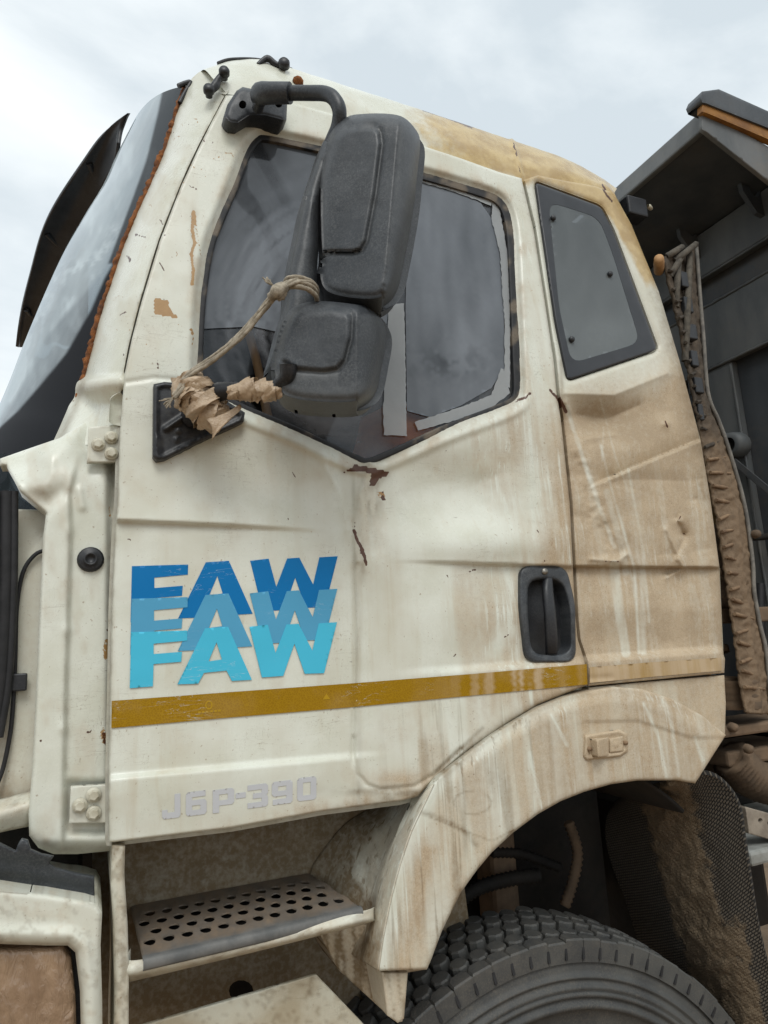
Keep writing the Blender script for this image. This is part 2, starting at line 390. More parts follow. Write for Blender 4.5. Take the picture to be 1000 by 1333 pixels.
BROWN = simple('caked_brown_dust', lin(142, 118, 92), lin(110, 88, 68), .9, 18, .6, .004)
MUD = simple('dusty_pipe', lin(118, 98, 78), lin(90, 76, 62), .85, 14, .4, .002)
RUSTM = simple('rusty_seam', lin(150, 92, 44), lin(86, 52, 30), .85, 60, .8, .004)
ROPE = simple('worn_rope', lin(176, 166, 148), lin(126, 117, 102), .9, 90, .6, .002)
TAPEM = simple('brown_packing_tape', lin(190, 168, 140), lin(160, 136, 108), .3, 24, .7, .004, spec=.6)
WOODM = simple('bare_wood', lin(196, 156, 112), lin(160, 122, 82), .7, 12, .3, .002, stretch=(1, 1, .1))
BOLTM = simple('painted_bolt', lin(206, 203, 186), lin(178, 172, 152), .45, 60, .3, .001, dust=.2)
SEATM = simple('dark_seat_cloth', lin(40, 42, 46), lin(60, 60, 62), .9, 40, .3, .002)
ORANGE = simple('orange_cloth', lin(196, 120, 62), lin(170, 92, 44), .9, 30, .4, .003)
OCHRE = simple('ochre_bed_paint', lin(150, 104, 42), lin(118, 78, 34), .6, 14, .3, .002, dust=.2, dustc=lin(110, 92, 70))
def decal(name, c, ref=False):
    k = NT(name); f2 = k.noise(55, 4, .6); sc1 = k.noise(26, 3, .6, (.4, .4, 2.5), 1.0)
    scr = k.math('MULTIPLY', k.math('SUBTRACT', 1, k.step(k.math('ABSOLUTE', k.math('SUBTRACT', sc1, .5)), .0, .008)), k.step(k.noise(8, 3), .5, .62))
    cc = k.mix(k.math('MULTIPLY', scr, .6), c, lin(190, 205, 210))
    d = k.attr('dust'); st = k.noise(60, 4, .6, (1, 1, .06))
    dd = k.math('ADD', d, k.math('MULTIPLY', k.math('SUBTRACT', st, .5), k.math('MULTIPLY', d, 1.4)), clamp=True)
    if ref:
        v = k.n.new('ShaderNodeTexVoronoi'); v.inputs['Scale'].default_value = 210; v.feature = 'DISTANCE_TO_EDGE'; k.l.new(k.tc.outputs['Object'], v.inputs['Vector'])
        cc = k.mix(k.math('MULTIPLY', k.step(v.outputs['Distance'], .16, .02), .35), cc, lin(178, 140, 20))
    cc = k.mix(k.math('MULTIPLY', dd, .9), cc, DUST); k.set('Base Color', cc); k.set('Roughness', .42); k.set('Specular IOR Level', .2)
    return k.m
BLUE1 = decal('deep_blue_vinyl', lin(0, 110, 172)); BLUE2 = decal('mid_blue_vinyl', lin(82, 156, 192)); BLUE3 = decal('light_blue_vinyl', lin(72, 184, 214))
YELLOW = decal('amber_reflective_tape', lin(142, 106, 2), True); SILVER = decal('silver_vinyl', lin(192, 194, 197)); PALEY = decal('pale_tape_print', lin(172, 136, 26))
def glass_material(name, tint, cover, dustc, rough=.08, frit_and_reflection=False, ior=1.5):
    """dusty glass: clear where wiped, the attribute paints dust film and, on the windscreen, reflections"""
    k = NT(name); tr = k.n.new('ShaderNodeBsdfTransparent'); tr.inputs[0].default_value = tint
    gl = k.n.new('ShaderNodeBsdfGlossy'); gl.inputs['Roughness'].default_value = rough; gl.inputs[0].default_value = (.9, .95, 1, 1)
    fr = k.n.new('ShaderNodeFresnel'); fr.inputs[0].default_value = ior
    df = k.n.new('ShaderNodeBsdfDiffuse'); f = k.noise(6, 5, .6, (1, 1, .6), .5); f2 = k.noise(50, 4, .65)
    k.l.new(k.mix(f2, dustc, tuple(c * .8 for c in dustc[:3]) + (1,)), df.inputs[0])
    d = k.math('ADD', k.attr('dust'), cover); d = k.math('ADD', d, k.math('MULTIPLY', k.math('SUBTRACT', k.math('ADD', k.math('MULTIPLY', f, .7), k.math('MULTIPLY', f2, .3)), .5), .55), clamp=True)
    m1 = k.n.new('ShaderNodeMixShader'); m2 = k.n.new('ShaderNodeMixShader')
    k.l.new(d, m1.inputs[0]); k.l.new(tr.outputs[0], m1.inputs[1]); k.l.new(df.outputs[0], m1.inputs[2])
    k.l.new(k.math('MULTIPLY', fr.outputs[0], k.math('SUBTRACT', 1, k.math('MULTIPLY', d, .5))), m2.inputs[0]); k.l.new(m1.outputs[0], m2.inputs[1]); k.l.new(gl.outputs[0], m2.inputs[2])
    if frit_and_reflection:
        m3 = k.n.new('ShaderNodeMixShader'); pb = k.b; pb.inputs['Base Color'].default_value = (.012, .013, .016, 1); pb.inputs['Roughness'].default_value = .5; pb.inputs['Specular IOR Level'].default_value = .12
        k.l.new(k.attr('frit_and_reflection'), m3.inputs[0]); k.l.new(m2.outputs[0], m3.inputs[1]); k.l.new(pb.outputs[0], m3.inputs[2]); k.l.new(m3.outputs[0], k.o.inputs[0])
    else: k.l.new(m2.outputs[0], k.o.inputs[0])
    return k.m
GLASS = glass_material('dusty_side_glass', (.72, .74, .76, 1), .26, lin(122, 124, 128))
FILM = glass_material('dark_tint_film', (.10, .11, .12, 1), .74, lin(124, 129, 135))
QGLASS = glass_material('quarter_glass', (.2, .21, .22, 1), .78, lin(112, 117, 118))
RESID = glass_material('film_glue_residue', (.6, .62, .64, 1), .52, lin(196, 199, 199), .3)
WGLASS = glass_material('windscreen_glass', (.16, .19, .2, 1), .12, lin(196, 208, 213), .03, True, 2.0)  # pale coat colour serves dust and the painted sky reflection

FRIT = simple('black_glass_border', lin(40, 42, 46), lin(50, 52, 56), .35, 10, .1, .001, dust=.15, dustc=lin(90, 90, 90))
def weave_material():
    k = NT('woven_mud_flap'); 
    mp = k.n.new('ShaderNodeUVMap'); b = k.n.new('ShaderNodeTexBrick'); b.inputs['Scale'].default_value = 1; b.offset = .5
    b.inputs['Brick Width'].default_value = .012; b.inputs['Row Height'].default_value = .008; b.inputs['Mortar Size'].default_value = .0022; b.inputs['Mortar Smooth'].default_value = 1
    k.l.new(mp.outputs[0], b.inputs['Vector']); f = k.noise(16, 5, .6); f2 = k.noise(80, 4)
    mud = k.step(k.math('ADD', k.attr('dust'), k.math('MULTIPLY', k.math('SUBTRACT', k.noise(26, 5, .65), .5), .9)), .42, .6)
    c = k.mix(b.outputs['Fac'], k.mix(f2, lin(104, 96, 84), lin(72, 66, 58)), lin(26, 24, 21))
    c = k.mix(mud, c, k.mix(f2, lin(122, 106, 84), lin(88, 75, 59))); k.set('Base Color', c); k.set('Roughness', .9)
    h = k.math('ADD', k.math('MULTIPLY', k.math('SUBTRACT', 1, b.outputs['Fac']), k.math('SUBTRACT', 1, k.math('MULTIPLY', mud, .8))), k.math('MULTIPLY', mud, k.math('ADD', .5, k.math('MULTIPLY', f2, 1.6))))
    k.bump(h, 1.0, .008); return k.m
HOLE_BLACK = simple('hole_shade_black', lin(16, 14, 12), lin(22, 20, 18), .9)  # near-black colour for the shade behind the step holes
WEAVE = weave_material()
# ---------------------------------------------------------------- ground
GZ = -.57
gm = NT('dry_dirt'); f = gm.noise(3, 6); f2 = gm.noise(40, 5)
gm.set('Base Color', gm.mix(gm.step(f, .3, .7), lin(150, 124, 96), lin(118, 98, 76))); gm.set('Roughness', .95); gm.bump(gm.math('ADD', f, gm.math('MULTIPLY', f2, .2)), .6, .05)
gr = link('ground', [(-1500, -1500, GZ), (1500, -1500, GZ), (1500, 1500, GZ), (-1500, 1500, GZ)], [(0, 1, 2, 3)], gm.m); tag(gr, 'dry brown dirt yard under the truck', None, None, 'structure')
# ---------------------------------------------------------------- the truck
TR = empty('dump_truck', (.9, 1.25, GZ), 'dented white dump truck with blue letters on its cab door and a grey body', 'truck')
def part(parent_label, o): o['label'] = parent_label; return o
# ---- outlines in photograph pixels
DOOR_F = [(294, 124), (277, 156), (260, 190), (236, 242), (208, 314), (184, 394), (172, 440), (162, 488), (156, 568), (154, 648), (150, 700), (148, 744), (146, 800), (144, 912), (142, 1000), (142, 1097)]
DOOR_B = [(300, 1078), (420, 1056), (520, 1043), (544, 1037), (566, 1012), (608, 977), (660, 941), (700, 917), (735, 903), (764, 892)]
DOOR_R = [(761, 860), (752, 832), (749, 800), (746, 740), (742, 656), (736, 600), (730, 545), (725, 512), (721, 470), (709, 390), (695, 300), (679, 232)]
DOOR_T = [(650, 224), (600, 206), (545, 188), (490, 168), (432, 148), (374, 132), (330, 124)]
DOOR = DOOR_F + DOOR_B + DOOR_R + DOOR_T
WIN = [tuple(p) for p in cat([(478, 599), (500, 592), (580, 556), (640, 533), (668, 520), (675, 505), (674, 470), (672, 420), (668, 330), (663, 285), (650, 260), (620, 247), (545, 225), (480, 207), (412, 190), (350, 177), (334, 180), (320, 200), (304, 242), (288, 280), (276, 310), (268, 345), (261, 400), (258, 464), (258, 486), (264, 503), (318, 530), (380, 556), (420, 575), (462, 594)], 5, True)]
QWIN = rpoly([(695, 235), (784, 268), (800, 300), (858, 456), (738, 497), (722, 420)], 9)
REAR_E = [(800, 252), (822, 292), (858, 380), (885, 470), (912, 572), (925, 650), (937, 740), (941, 830), (942, 852), (944, 858), (943, 876)]
REAR = [(682, 234), (700, 228), (740, 236), (775, 242)] + REAR_E + [(850, 885), (766, 893), (765, 862), (755, 832), (752, 800), (749, 740), (745, 656), (739, 600), (733, 545), (728, 512), (724, 470), (712, 390), (698, 300)]
def tilt(px, py): return px - .00022 * (px - 240) * (py - 700)
def streaks(px, py, s=6.0, l=170.0, seed=0): return fbm(tilt(px, py) / s + seed, py / l + seed * 3, 3)
Ym = np.interp
def crumple(px, py, s, seed):                  # pressed metal folds: straight-sided ridges, not soft swells
    a = fbm(px / s + seed, py / (s * .7) + seed, 2); b = fbm((px + .8 * py) / s / 1.3 + seed * 2, (py - .5 * px) / s / .9, 2)
    return np.abs(a - .5) + .7 * np.abs(b - .5)
def door_bump(px, py):
    b = np.zeros(len(px))
    d = py - Ym(px, [150, 300, 430], [678, 684, 692]); h = .015 * (1 - ss(280, 440, px))
    b += h * (1 - ss(-3, 3, d)) * np.exp(-np.clip(-d, 0, None) / 60)
    d2 = py - Ym(px, [480, 560, 750], [730, 731, 738]); d3 = py - Ym(px, [480, 600, 765], [880, 874, 862])
    b -= .016 * ss(500, 660, px) * ss(-1.5, 2.5, d2) * (1 - ss(-9, 3, d3)) * (.55 + .45 * (1 - ss(0, 70, d2) * (1 - ss(60, 120, d2))))
    d4 = py - Ym(px, [142, 300, 480, 560], [1012, 998, 982, 975]); b += .012 * ss(-5, 5, d4) * (1 - ss(400, 520, px)) * (1 - .7 * ss(10, 90, d4))
    b += .005 * ss(-1.5, 1.5, px - 462 - 2 * np.sin(py / 60)) * (1 - ss(470, 640, px)) * ss(600, 640, py) - .004 * gs((px - 460 - 2 * np.sin(py / 60)) / 2.2) * ss(720, 760, py) * (1 - ss(985, 1000, py))
    b -= .0055 * gs(dist(px, py, [(461, 960), (461, 985), (466, 1008), (478, 1022), (495, 1028), (540, 1024), (566, 1008), (600, 975)]) / 2.4)
    b += .006 * (crumple(px, py, 46, 3) - .25) * gs((px - 500) / 60, (py - 640) / 60) + .010 * (crumple(px, py, 60, 8) - .25) * gs((px - 650) / 90, (py - 630) / 80)
    b -= .034 * gs((px - 585) / 85, (py - 640) / 46) + .010 * gs((px - 690) / 50, (py - 590) / 45)
    b += .014 * gs((px - 640) / 100, (py - 706) / 24)
    b += .012 * np.exp(-dist(px, py, [(482, 606), (470, 640), (463, 700), (466, 730)]) / 6) - .008 * gs(dist(px, py, [(500, 612), (492, 660), (488, 710)]) / 14)
    b += .007 * np.exp(-dist(px, py, [(420, 600), (440, 640), (452, 690)]) / 11)
    b -= .006 * gs((px - 360) / 60, (py - 640) / 26)
    b += .003 * (fbm(px / 120, py / 90, 3) - .5) * 2
    dw = dist(px, py, WIN, True); b -= .017 * (1 - ss(0, 13, dw)); b += .006 * gs((dw - 17) / 5) * ss(500, 540, py)
    b -= .003 * gs(dist(px, py, [(150, 500), (200, 492), (262, 496)]) / 3) 
    return b
def door_dust(px, py):
    s = streaks(px, py, 10, 200); s2 = streaks(px, py, 22, 260, 4)
    d = .66 * ss(520, 760, px) * ss(500, 600, py) * ss(.15, .8, s2)
    d += .5 * ss(690, 748, px) * ss(420, 540, py)
    d += .45 * gs((px - 680) / 90, (py - 560) / 45) * ss(.32, .6, s)
    d -= .55 * gs((px - 630) / 70, (py - 690) / 55)
    d += .35 * gs((px - 480) / 22, (py - 690) / 60) * s * 1.6
    d += .30 * gs((px - 590) / 60, (py - 800) / 90) * ss(.2, .8, s2)
    d += .6 * gs((px - 700) / 45, (py - 800) / 130) * ss(.38, .6, s)
    d -= .35 * gs(dist(px, py, [(655, 740), (650, 840)]) / 8) + .4 * gs(dist(px, py, [(640, 850), (662, 820)]) / 10)
    b = py - Ym(px, [142, 420, 544], [1097, 1056, 1037]); d += .45 * ss(-24, -3, b) * ss(200, 420, px) * s * 1.8
    d += .75 * gs((px - 520) / 45, (py - 1014) / 12) + .55 * ss(.45, .62, s) * gs((px - 550) / 55, (py - 985) / 36)
    d += .35 * ss(.42, .6, s) * gs((px - 690) / 90, (py - 900) / 22)
    d += .10 * ss(.4, .7, s2) + .12 * ss(.55, .75, fbm(px / 40, py / 40, 4))
    d += .45 * gs((dist(px, py, WIN, True) - 10) / 8) * ss(.4, .7, fbm(px / 25, py / 25, 3))
    d += .35 * gs((px - 715) / 10) * (1 - ss(500, 540, py)) * ss(.4, .6, s)
    return np.clip(d, 0, 1)
def door_grime_shade(px, py):
    g = .7 * gs((px - 500) / 60, (py - 1030) / 6) * fbm(px / 14, py / 8, 3) * 1.7
    b = py - Ym(px, [142, 420, 544], [1097, 1056, 1037]); g += .6 * ss(-12, -1, b) * ss(380, 520, px) * fbm(px / 10, py / 10, 3) * 1.6
    g += .55 * gs(dist(px, py, [(569, 1003), (610, 965), (628, 948)]) / 2.6)
    g += .5 * gs(dist(px, py, [(565, 1010), (608, 975), (660, 939), (700, 915), (764, 890)]) / 5)
    g += .35 * gs((dist(px, py, WIN, True)) / 7) + .22 * gs((px - 466) / 5) * ss(620, 700, py) * fbm(px / 8, py / 30, 3) * 2
    g += .5 * gs(dist(px, py, [(150, 683), (300, 688)]) / 2.2) * .4  # shade band of the upper crease, painted as a dark line
    g += .45 * gs(dist(px, py, DOOR_F) / 3) * fbm(px / 9, py / 9, 3) * 1.4
    g += .5 * gs(dist(px, py, DOOR_R) / 3) * fbm(px / 9, py / 9, 3)
    g += .5 * ss(.35, .65, fbm(px / 6, py / 22, 3)) * (gs((px - 482) / 16, (py - 650) / 26) + .8 * gs((px - 470) / 9, (py - 735) / 22)) + .45 * gs(dist(px, py, [(450, 612), (480, 610), (503, 618), (484, 634)]) / 6)
    g += .5 * gs(dist(px, py, [(252, 276), (250, 330), (252, 370)]) / 4) * fbm(px / 5, py / 9, 3) + .35 * gs(dist(px, py, [(728, 520), (738, 545)]) / 6)
    return np.clip(g, 0, 1)
def door_chip(px, py):
    c = inside(px, py, [(201, 388), (218, 391), (222, 402), (231, 414), (216, 412), (200, 408)]) * 1.0
    c += stroke(px, py, [(252, 276), (250, 300), (254, 316), (249, 330), (252, 352), (250, 370)], 5, 2) * .75
    c += stroke(px, py, [(252, 276), (258, 310), (262, 335)], 3, 1.5) * .6 + stroke(px, py, [(249, 420), (252, 440), (248, 455)], 4, 2) * .55
    c += inside(px, py, [(488, 640), (500, 638), (503, 652), (494, 648)]) * .55
    c += scuffs(px, py, 30, 170, 300, 130, 480, 10, 2.0, .62) + scuffs(px, py, 26, 160, 460, 520, 700, 9, 1.6, .6) + scuffs(px, py, 14, 680, 722, 240, 500, 8, 1.6, .6)
    return c
def door_rust(px, py):
    r = inside(px, py, [(448, 615), (462, 605), (480, 608), (506, 614), (504, 620), (496, 622), (488, 632), (481, 633), (484, 616), (465, 613)]) * 1.0
    r += inside(px, py, [(498, 638), (502, 652), (496, 650)]) * .9
    r += stroke(px, py, [(461, 690), (466, 706), (472, 715), (477, 735)], 4, 1.5) * .95 + stroke(px, py, [(462, 686), (462, 678)], 2, 1) * .7
    r += stroke(px, py, [(672, 522), (684, 518), (690, 512)], 5, 1.5) * .65
    r += stroke(px, py, [(716, 508), (724, 516), (735, 534)], 4, 1.5) * .8 + stroke(px, py, [(612, 731), (616, 732)], 3, 1) * .5
    r += stroke(px, py, [(530, 680), (560, 676), (650, 670)], 1.2, .8) * .55
    for (a, b) in [((205, 470), (206, 480)), ((380, 614), (384, 622)), ((246, 242), (256, 246)), ((262, 176), (266, 184)), ((208, 342), (214, 352)), ((590, 855), (596, 850)), ((657, 830), (662, 826)), ((700, 690), (703, 694)), ((612, 744), (620, 741))]:
        r += stroke(px, py, [a, b], 2.2, 1) * .8
    r += scuffs(px, py, 16, 180, 300, 140, 480, 6, 1.6, .7) + scuffs(px, py, 30, 160, 740, 560, 960, 5, 1.7, .7)
    return r
_sr = random.Random(11)
def scuffs(px, py, n, x0, x1, y0, y1, ln=9, wd=1.6, v=.7):
    r = np.zeros(len(px))
    for _ in range(n):
        x, y = _sr.uniform(x0, x1), _sr.uniform(y0, y1); a = _sr.gauss(.5, .7); l = _sr.uniform(2, ln)
        m = (np.abs(px - x) < 30) & (np.abs(py - y) < 30)
        if m.any(): r[m] = np.maximum(r[m], v * stroke(px[m], py[m], [(x, y), (x + l * math.cos(a), y + l * math.sin(a)), (x + l * 1.5 * math.cos(a + .5), y + l * 1.4 * math.sin(a + .5))], _sr.uniform(.8, wd), 1))
    return r
PA = lambda d=None, g=None, c=None, r=None, s=None, k=None, dr=None: {n_: v for n_, v in (('dust', d), ('grime', g), ('chip', c), ('rust', r), ('stain', s), ('streak', k), ('dark_run', dr)) if v}
HI = rpoly([(687, 754), (731, 754), (742, 790), (743, 852), (692, 853), (687, 800)], 17)
door = panel('door', DOOR, PAINT, TR, mapS(-.004), [WIN, offs(HI, 4)], 2.7, door_bump, .006, 3.2, .034, None, False, PA(door_dust, door_grime_shade, door_chip, door_rust, None, lambda x, y: .9 * ss(520, 680, x), lambda x, y: .3 * ss(470, 560, x) * ss(840, 960, y)))
part('dented white cab door, browner towards its rear edge', door)
panel('door_frame', offs(DOOR, 5), PAINT, TR, mapS(.04), [offs(DOOR, -7)], 7, attrs={'grime': lambda x, y: .35 + .5 * (fbm(x / 9, y / 9) - .4)})
def on_door(off): 
    M0 = mapS(-.004)
    def M(p):
        return Pts(p, y=M0(p)[:, 1] - door_bump(p[:, 0], p[:, 1]) - off)
    return M
# ---- rear side panel of the cab
def rear_bump(px, py):
    b = np.zeros(len(px))
    d = py - Ym(px, [760, 775, 840, 912], [640, 632, 604, 574]); h = ss(762, 800, px)
    b += h * (.016 * ss(-3.5, .5, d) * np.exp(-np.clip(d, 0, None) / 30) - .024 * np.exp(-np.clip(-d - 3, 0, None) / 18) * (1 - ss(-3.5, .5, d)))
    b -= .040 * gs((px - 772) / 48, (py - 546) / 26) + .008 * gs((px - 850) / 40, (py - 540) / 30)
    b += .012 * np.exp(-dist(px, py, [(736, 512), (800, 514), (868, 486)]) / 10) + .010 * np.exp(-dist(px, py, [(736, 524), (762, 572), (800, 566)]) / 7) - .010 * np.exp(-dist(px, py, [(752, 540), (790, 546), (830, 528)]) / 9)
    d2 = py - Ym(px, [748, 937], [737, 739]); d3 = py - Ym(px, [748, 940], [862, 848])
    b -= .020 * ss(-1.5, 2.5, d2) * (1 - ss(-9, 3, d3)) * (.5 + .5 * (1 - ss(0, 60, d2) * (1 - ss(50, 100, d2))))
    for (x, y, w_, h_) in [(867, 552, 9, .006), (884, 678, 10, .007), (890, 695, 9, -.007), (880, 728, 12, .007), (868, 745, 10, -.008), (803, 731, 14, .006), (905, 650, 16, -.006)]:
        b += h_ * 1.6 * np.exp(-np.hypot((px - x) / w_, (py - y) / w_ * 1.3) * 1.6)
    b -= .010 * gs(dist(px, py, [(748, 600), (790, 700), (806, 735)]) / 18) * ss(.3, .7, fbm(px / 30, py / 30))
    b += .014 * (crumple(px, py, 58, 5) - .25) * ss(500, 560, py) * (1 - .6 * ss(745, 760, py)) + .003 * fbm(px / 3.5, py / 3.5, 3) * gs(dist(px, py, REAR_E) / 16) + .012 * np.exp(-dist(px, py, [(868, 690), (890, 740), (868, 752)]) / 5) - .010 * np.exp(-dist(px, py, [(880, 674), (892, 700), (878, 728)]) / 5) + .010 * np.exp(-dist(px, py, [(770, 728), (804, 731), (816, 722)]) / 5)
    e2 = dist(px, py, REAR_E); t = np.clip(1 - e2 / 17, 0, 1); b -= .026 * (1 - np.sqrt(np.clip(1 - t * t, 0, 1)))
    dw = dist(px, py, QWIN, True); b -= .006 * (1 - ss(0, 7, dw))
    b -= .003 * gs(dist(px, py, [(766, 884), (795, 882)]) / 4)
    return b
def rear_dust(px, py):
    s = streaks(px, py, 14, 260, 9); s2 = streaks(px, py, 16, 300, 2)
    d = .95 * ss(470, 560, py + .12 * (px - 760)) + .16
    d += .30 * gs((px - 880) / 30, (py - 470) / 60) + .35 * gs((px - 895) / 22, (py - 540) / 70)
    d -= .25 * ss(.52, .68, s) * ss(540, 620, py)
    for pl, wd, k in [([(738, 530), (760, 600), (800, 712)], 9, .55), ([(782, 580), (800, 650), (826, 740), (832, 850)], 5, .6), ([(818, 610), (838, 720), (845, 810)], 4, .45), ([(786, 555), (784, 600)], 4, .4), ([(800, 735), (806, 790), (815, 850)], 20, .75), ([(836, 740), (838, 850)], 11, .3), ([(790, 640), (806, 700), (815, 745)], 14, .4), ([(880, 700), (896, 745), (900, 790)], 3, .4), ([(900, 610), (920, 660)], 3, .35), ([(782, 520), (800, 590), (818, 640)], 3, .4)]:
        d -= k * stroke(px, py, pl, wd * .62, 1.8) * (.5 + .8 * fbm(px / 5, py / 40, 3))
    d *= 1 - .85 * (1 - ss(0, 26, px - Ym(py, [236, 300, 400, 512, 560], [680, 698, 714, 728, 730]))) * (1 - ss(495, 520, py))
    return np.clip(d, 0, 1)
def rear_grime_shade(px, py):  # grime, plus shade of the long crease and the dent painted dark
    g = .45 * gs(dist(px, py, REAR_E[2:6]) / 14) * fbm(px / 12, py / 12) * 1.5 + .4 * gs(dist(px, py, [(752, 740), (936, 740)]) / 4)
    g += .6 * gs(dist(px, py, [(766, 888), (800, 884)]) / 4) + .35 * gs((px - 790) / 60, (py - 545) / 26) + .3 * gs((px - 890) / 14, (py - 470) / 30)
    g += .45 * gs(dist(px, py, [(730, 470), (733, 545), (752, 800)]) / 3)
    return np.clip(g, 0, 1)
def rear_rust(px, py):
    r = stroke(px, py, [(716, 505), (722, 512), (728, 518), (737, 536)], 5, 1.5) * .8
    r += stroke(px, py, [(785, 245), (790, 254), (797, 262)], 3, 1.2) * .8 + stroke(px, py, [(866, 548), (869, 556)], 2.5, 1) * .8 + stroke(px, py, [(788, 731), (806, 731)], 2.5, 1) * .6
    r += stroke(px, py, [(884, 676), (886, 672)], 2, 1) * .8 + stroke(px, py, [(890, 694), (892, 697)], 2, 1) * .8
    return r
def S1(v): return lambda x, y: v + 0 * x
def roof_stain(px, py):
    top = py - Ym(px, [420, 540, 612, 668, 740, 785, 800, 840], [100, 136, 163, 183, 210, 238, 246, 330])
    s = ss(470, 600, px) * (1 - ss(26, 62, top)) * .95 + .5 * gs(dist(px, py, [(560, 196), (610, 210), (660, 222)]) / 9)
    s += .95 * gs(dist(px, py, [(798, 255), (812, 280), (824, 300)]) / 13) + .6 * gs((px - 680) / 12, (py - 230) / 40) + .5 * gs(dist(px, py, [(686, 290), (700, 420)]) / 4)
    return np.clip(s, 0, 1)
rear = panel('rear_side_panel', REAR, PAINT, TR, mapS(-.002), [QWIN], 1.9, rear_bump, .005, 3, .05, None, False, PA(rear_dust, rear_grime_shade, None, rear_rust, roof_stain, lambda x, y: .4 * ss(540, 640, y)), hrim=True)
part('dented rear quarter of the cab caked in tan dust', rear)
LOWREAR = [(766, 895), (850, 887), (943, 879), (945, 915), (944, 956), (915, 990), (850, 960), (770, 930)]
lr = panel('lower_rear_panel', LOWREAR, PAINT, TR, mapY(.012), (), 4, lambda x, y: .002 * fbm(x / 40, y / 40), .004, 3, .05, None, False, PA(lambda x, y: np.clip(.9 - .3 * ss(.5, .7, streaks(x, y, 20, 200, 9)), 0, 1)))
# ---- windows
def film_dust(px, py):
    r = np.hypot(px - 452, py - 420); a = np.arctan2(py - 420, px - 452)
    sw = fbm(r / 7, a * 2.2, 3) * gs((r - 120) / 60)
    d = 1.3 * (sw - .3) * (px < 470) + .35 * (fbm(px / 40 + 3, py / 50, 4) - .5) + .22 * ss(430, 600, py) * fbm(px / 30, py / 30) - .22 * stroke(px, py, [(332, 188), (352, 225), (372, 262)], 16, 3)
    d += .5 * (fbm(tilt(px, py) / 16, py / 90, 4) - .5) * (px > 500) - .4 * gs((px - 590) / 45, (py - 470) / 22) * ss(.4, .6, fbm(px / 9, py / 8, 3))
    d -= .5 * gs((px - 332) / 26, (py - 480) / 50) + .45 * gs((px - 520) / 38, (py - 562) / 24)
    return d
def grow(pl, k):
    pl = A(pl); c = pl.mean(0); d = pl - c; return [tuple(p) for p in c + d * (1 + k / np.linalg.norm(d, axis=1))[:, None]]
panel('window_glass', grow(WIN, 3), GLASS, door, mapS(.024), (), 6, attrs={'dust': film_dust})
FILM1 = [(334, 177), (412, 190), (470, 210), (507, 220), (507, 400), (502, 430), (499, 450), (420, 445), (330, 425), (262, 428), (258, 400), (264, 348), (274, 298), (299, 242)]
FILM2 = [(533, 232), (600, 250), (626, 264), (648, 296), (656, 400), (657, 478), (640, 505), (600, 528), (560, 543), (530, 535), (528, 400)]
panel('tint_film', FILM1, FILM, door, mapS(.021), (), 5, attrs={'dust': film_dust})
panel('tint_film', FILM2, FILM, door, mapS(.021), (), 5, attrs={'dust': film_dust})
def rag(pl, k=2.0, st=4):
    d = dens(pl, st); return [(x + random.uniform(-k, k), y + random.uniform(-k, k)) for x, y in d]
for pl in ([(507, 395), (526, 395), (528, 470), (529, 540), (530, 568), (500, 566), (499, 530), (503, 440)], [(641, 262), (650, 270), (661, 330), (664, 420), (664, 505), (657, 500), (657, 420), (651, 330), (640, 285)], [(662, 506), (664, 512), (640, 530), (590, 548), (545, 560), (540, 549), (600, 530), (640, 514), (652, 480), (656, 480)], [(546, 229), (600, 245), (640, 260), (640, 268), (600, 252), (546, 236)]):
    panel('glue_residue', rag(pl, .6), RESID, door, mapS(.018), (), 4)
panel('window_seal', offs(WIN, 5), RUBBER, door, mapS(.010), [[(x, y) if y < 500 else (x, y + 3.4) for x, y in offs(WIN, -6.5)]], 3, lambda x, y: .0, .004, 2.5, .01, attrs={'dust': lambda x, y: .25 * ss(.5, .7, fbm(x / 20, y / 20))}, hrim=True)
QIN = rpoly([(714, 262), (780, 283), (798, 330), (834, 446), (744, 473), (728, 400)], 17)
qw = panel('quarter_window', offs(QWIN, -1.5), FRIT, TR, mapS(-.004), [QIN], 4, None, .004, 3, .012)
panel('glass_pane', offs(QIN, 1), QGLASS, qw, mapS(-.0032), (), 5, attrs={'dust': lambda x, y: .2 * gs((x - 790) / 30, (y - 430) / 18) + .3 * ss(300, 460, y) - .15 + .2 * (fbm(x / 22, y / 40, 4) - .5)})
for b in [(720, 284), (794, 357), (744, 442)]:
    q = mapS(-.006)(A([b]))[0]; lathe('rubber_stud', [(0, -.008), (.007, -.007), (.009, -.004), (.0085, .004)], q, (0, 1, 0), BLACKC, qw, 16)
# ---- roof: rolled from the door seam up over the edge and across to the other side
def roofcurve(pts): return pts
RLOW = [(296, 118, .10), (330, 122, .10), (374, 130, .10), (432, 146, .10), (490, 166, .10), (545, 186, .10), (600, 204, .10), (650, 222, .10), (681, 231, .10), (740, 234, .10), (775, 242, .10), (800, 256, .10)]
rl = [(a, b, float(S(*mapS()(A([(a, b)]))[0][[0, 2]]) + .004)) for a, b, _ in RLOW]
SIL = [(262, 92), (300, 80), (345, 79), (385, 92), (450, 113), (540, 141), (612, 165), (668, 184), (710, 198), (742, 211), (775, 230), (800, 247)]
mid = [((a[0] * .5 + s_[0] * .5), (a[1] * .45 + s_[1] * .55), a[2] + .022) for a, s_ in zip(rl, SIL)]
sil = [(s_[0], s_[1], a[2] + .11) for a, s_ in zip(rl, SIL)]
rl = [(a, b + 5, c + .006) for a, b, c in rl]
W1 = [Pts(A([c[:2] for c in cv]), y=A([c[2] for c in cv])) for cv in (rl, mid, sil)]
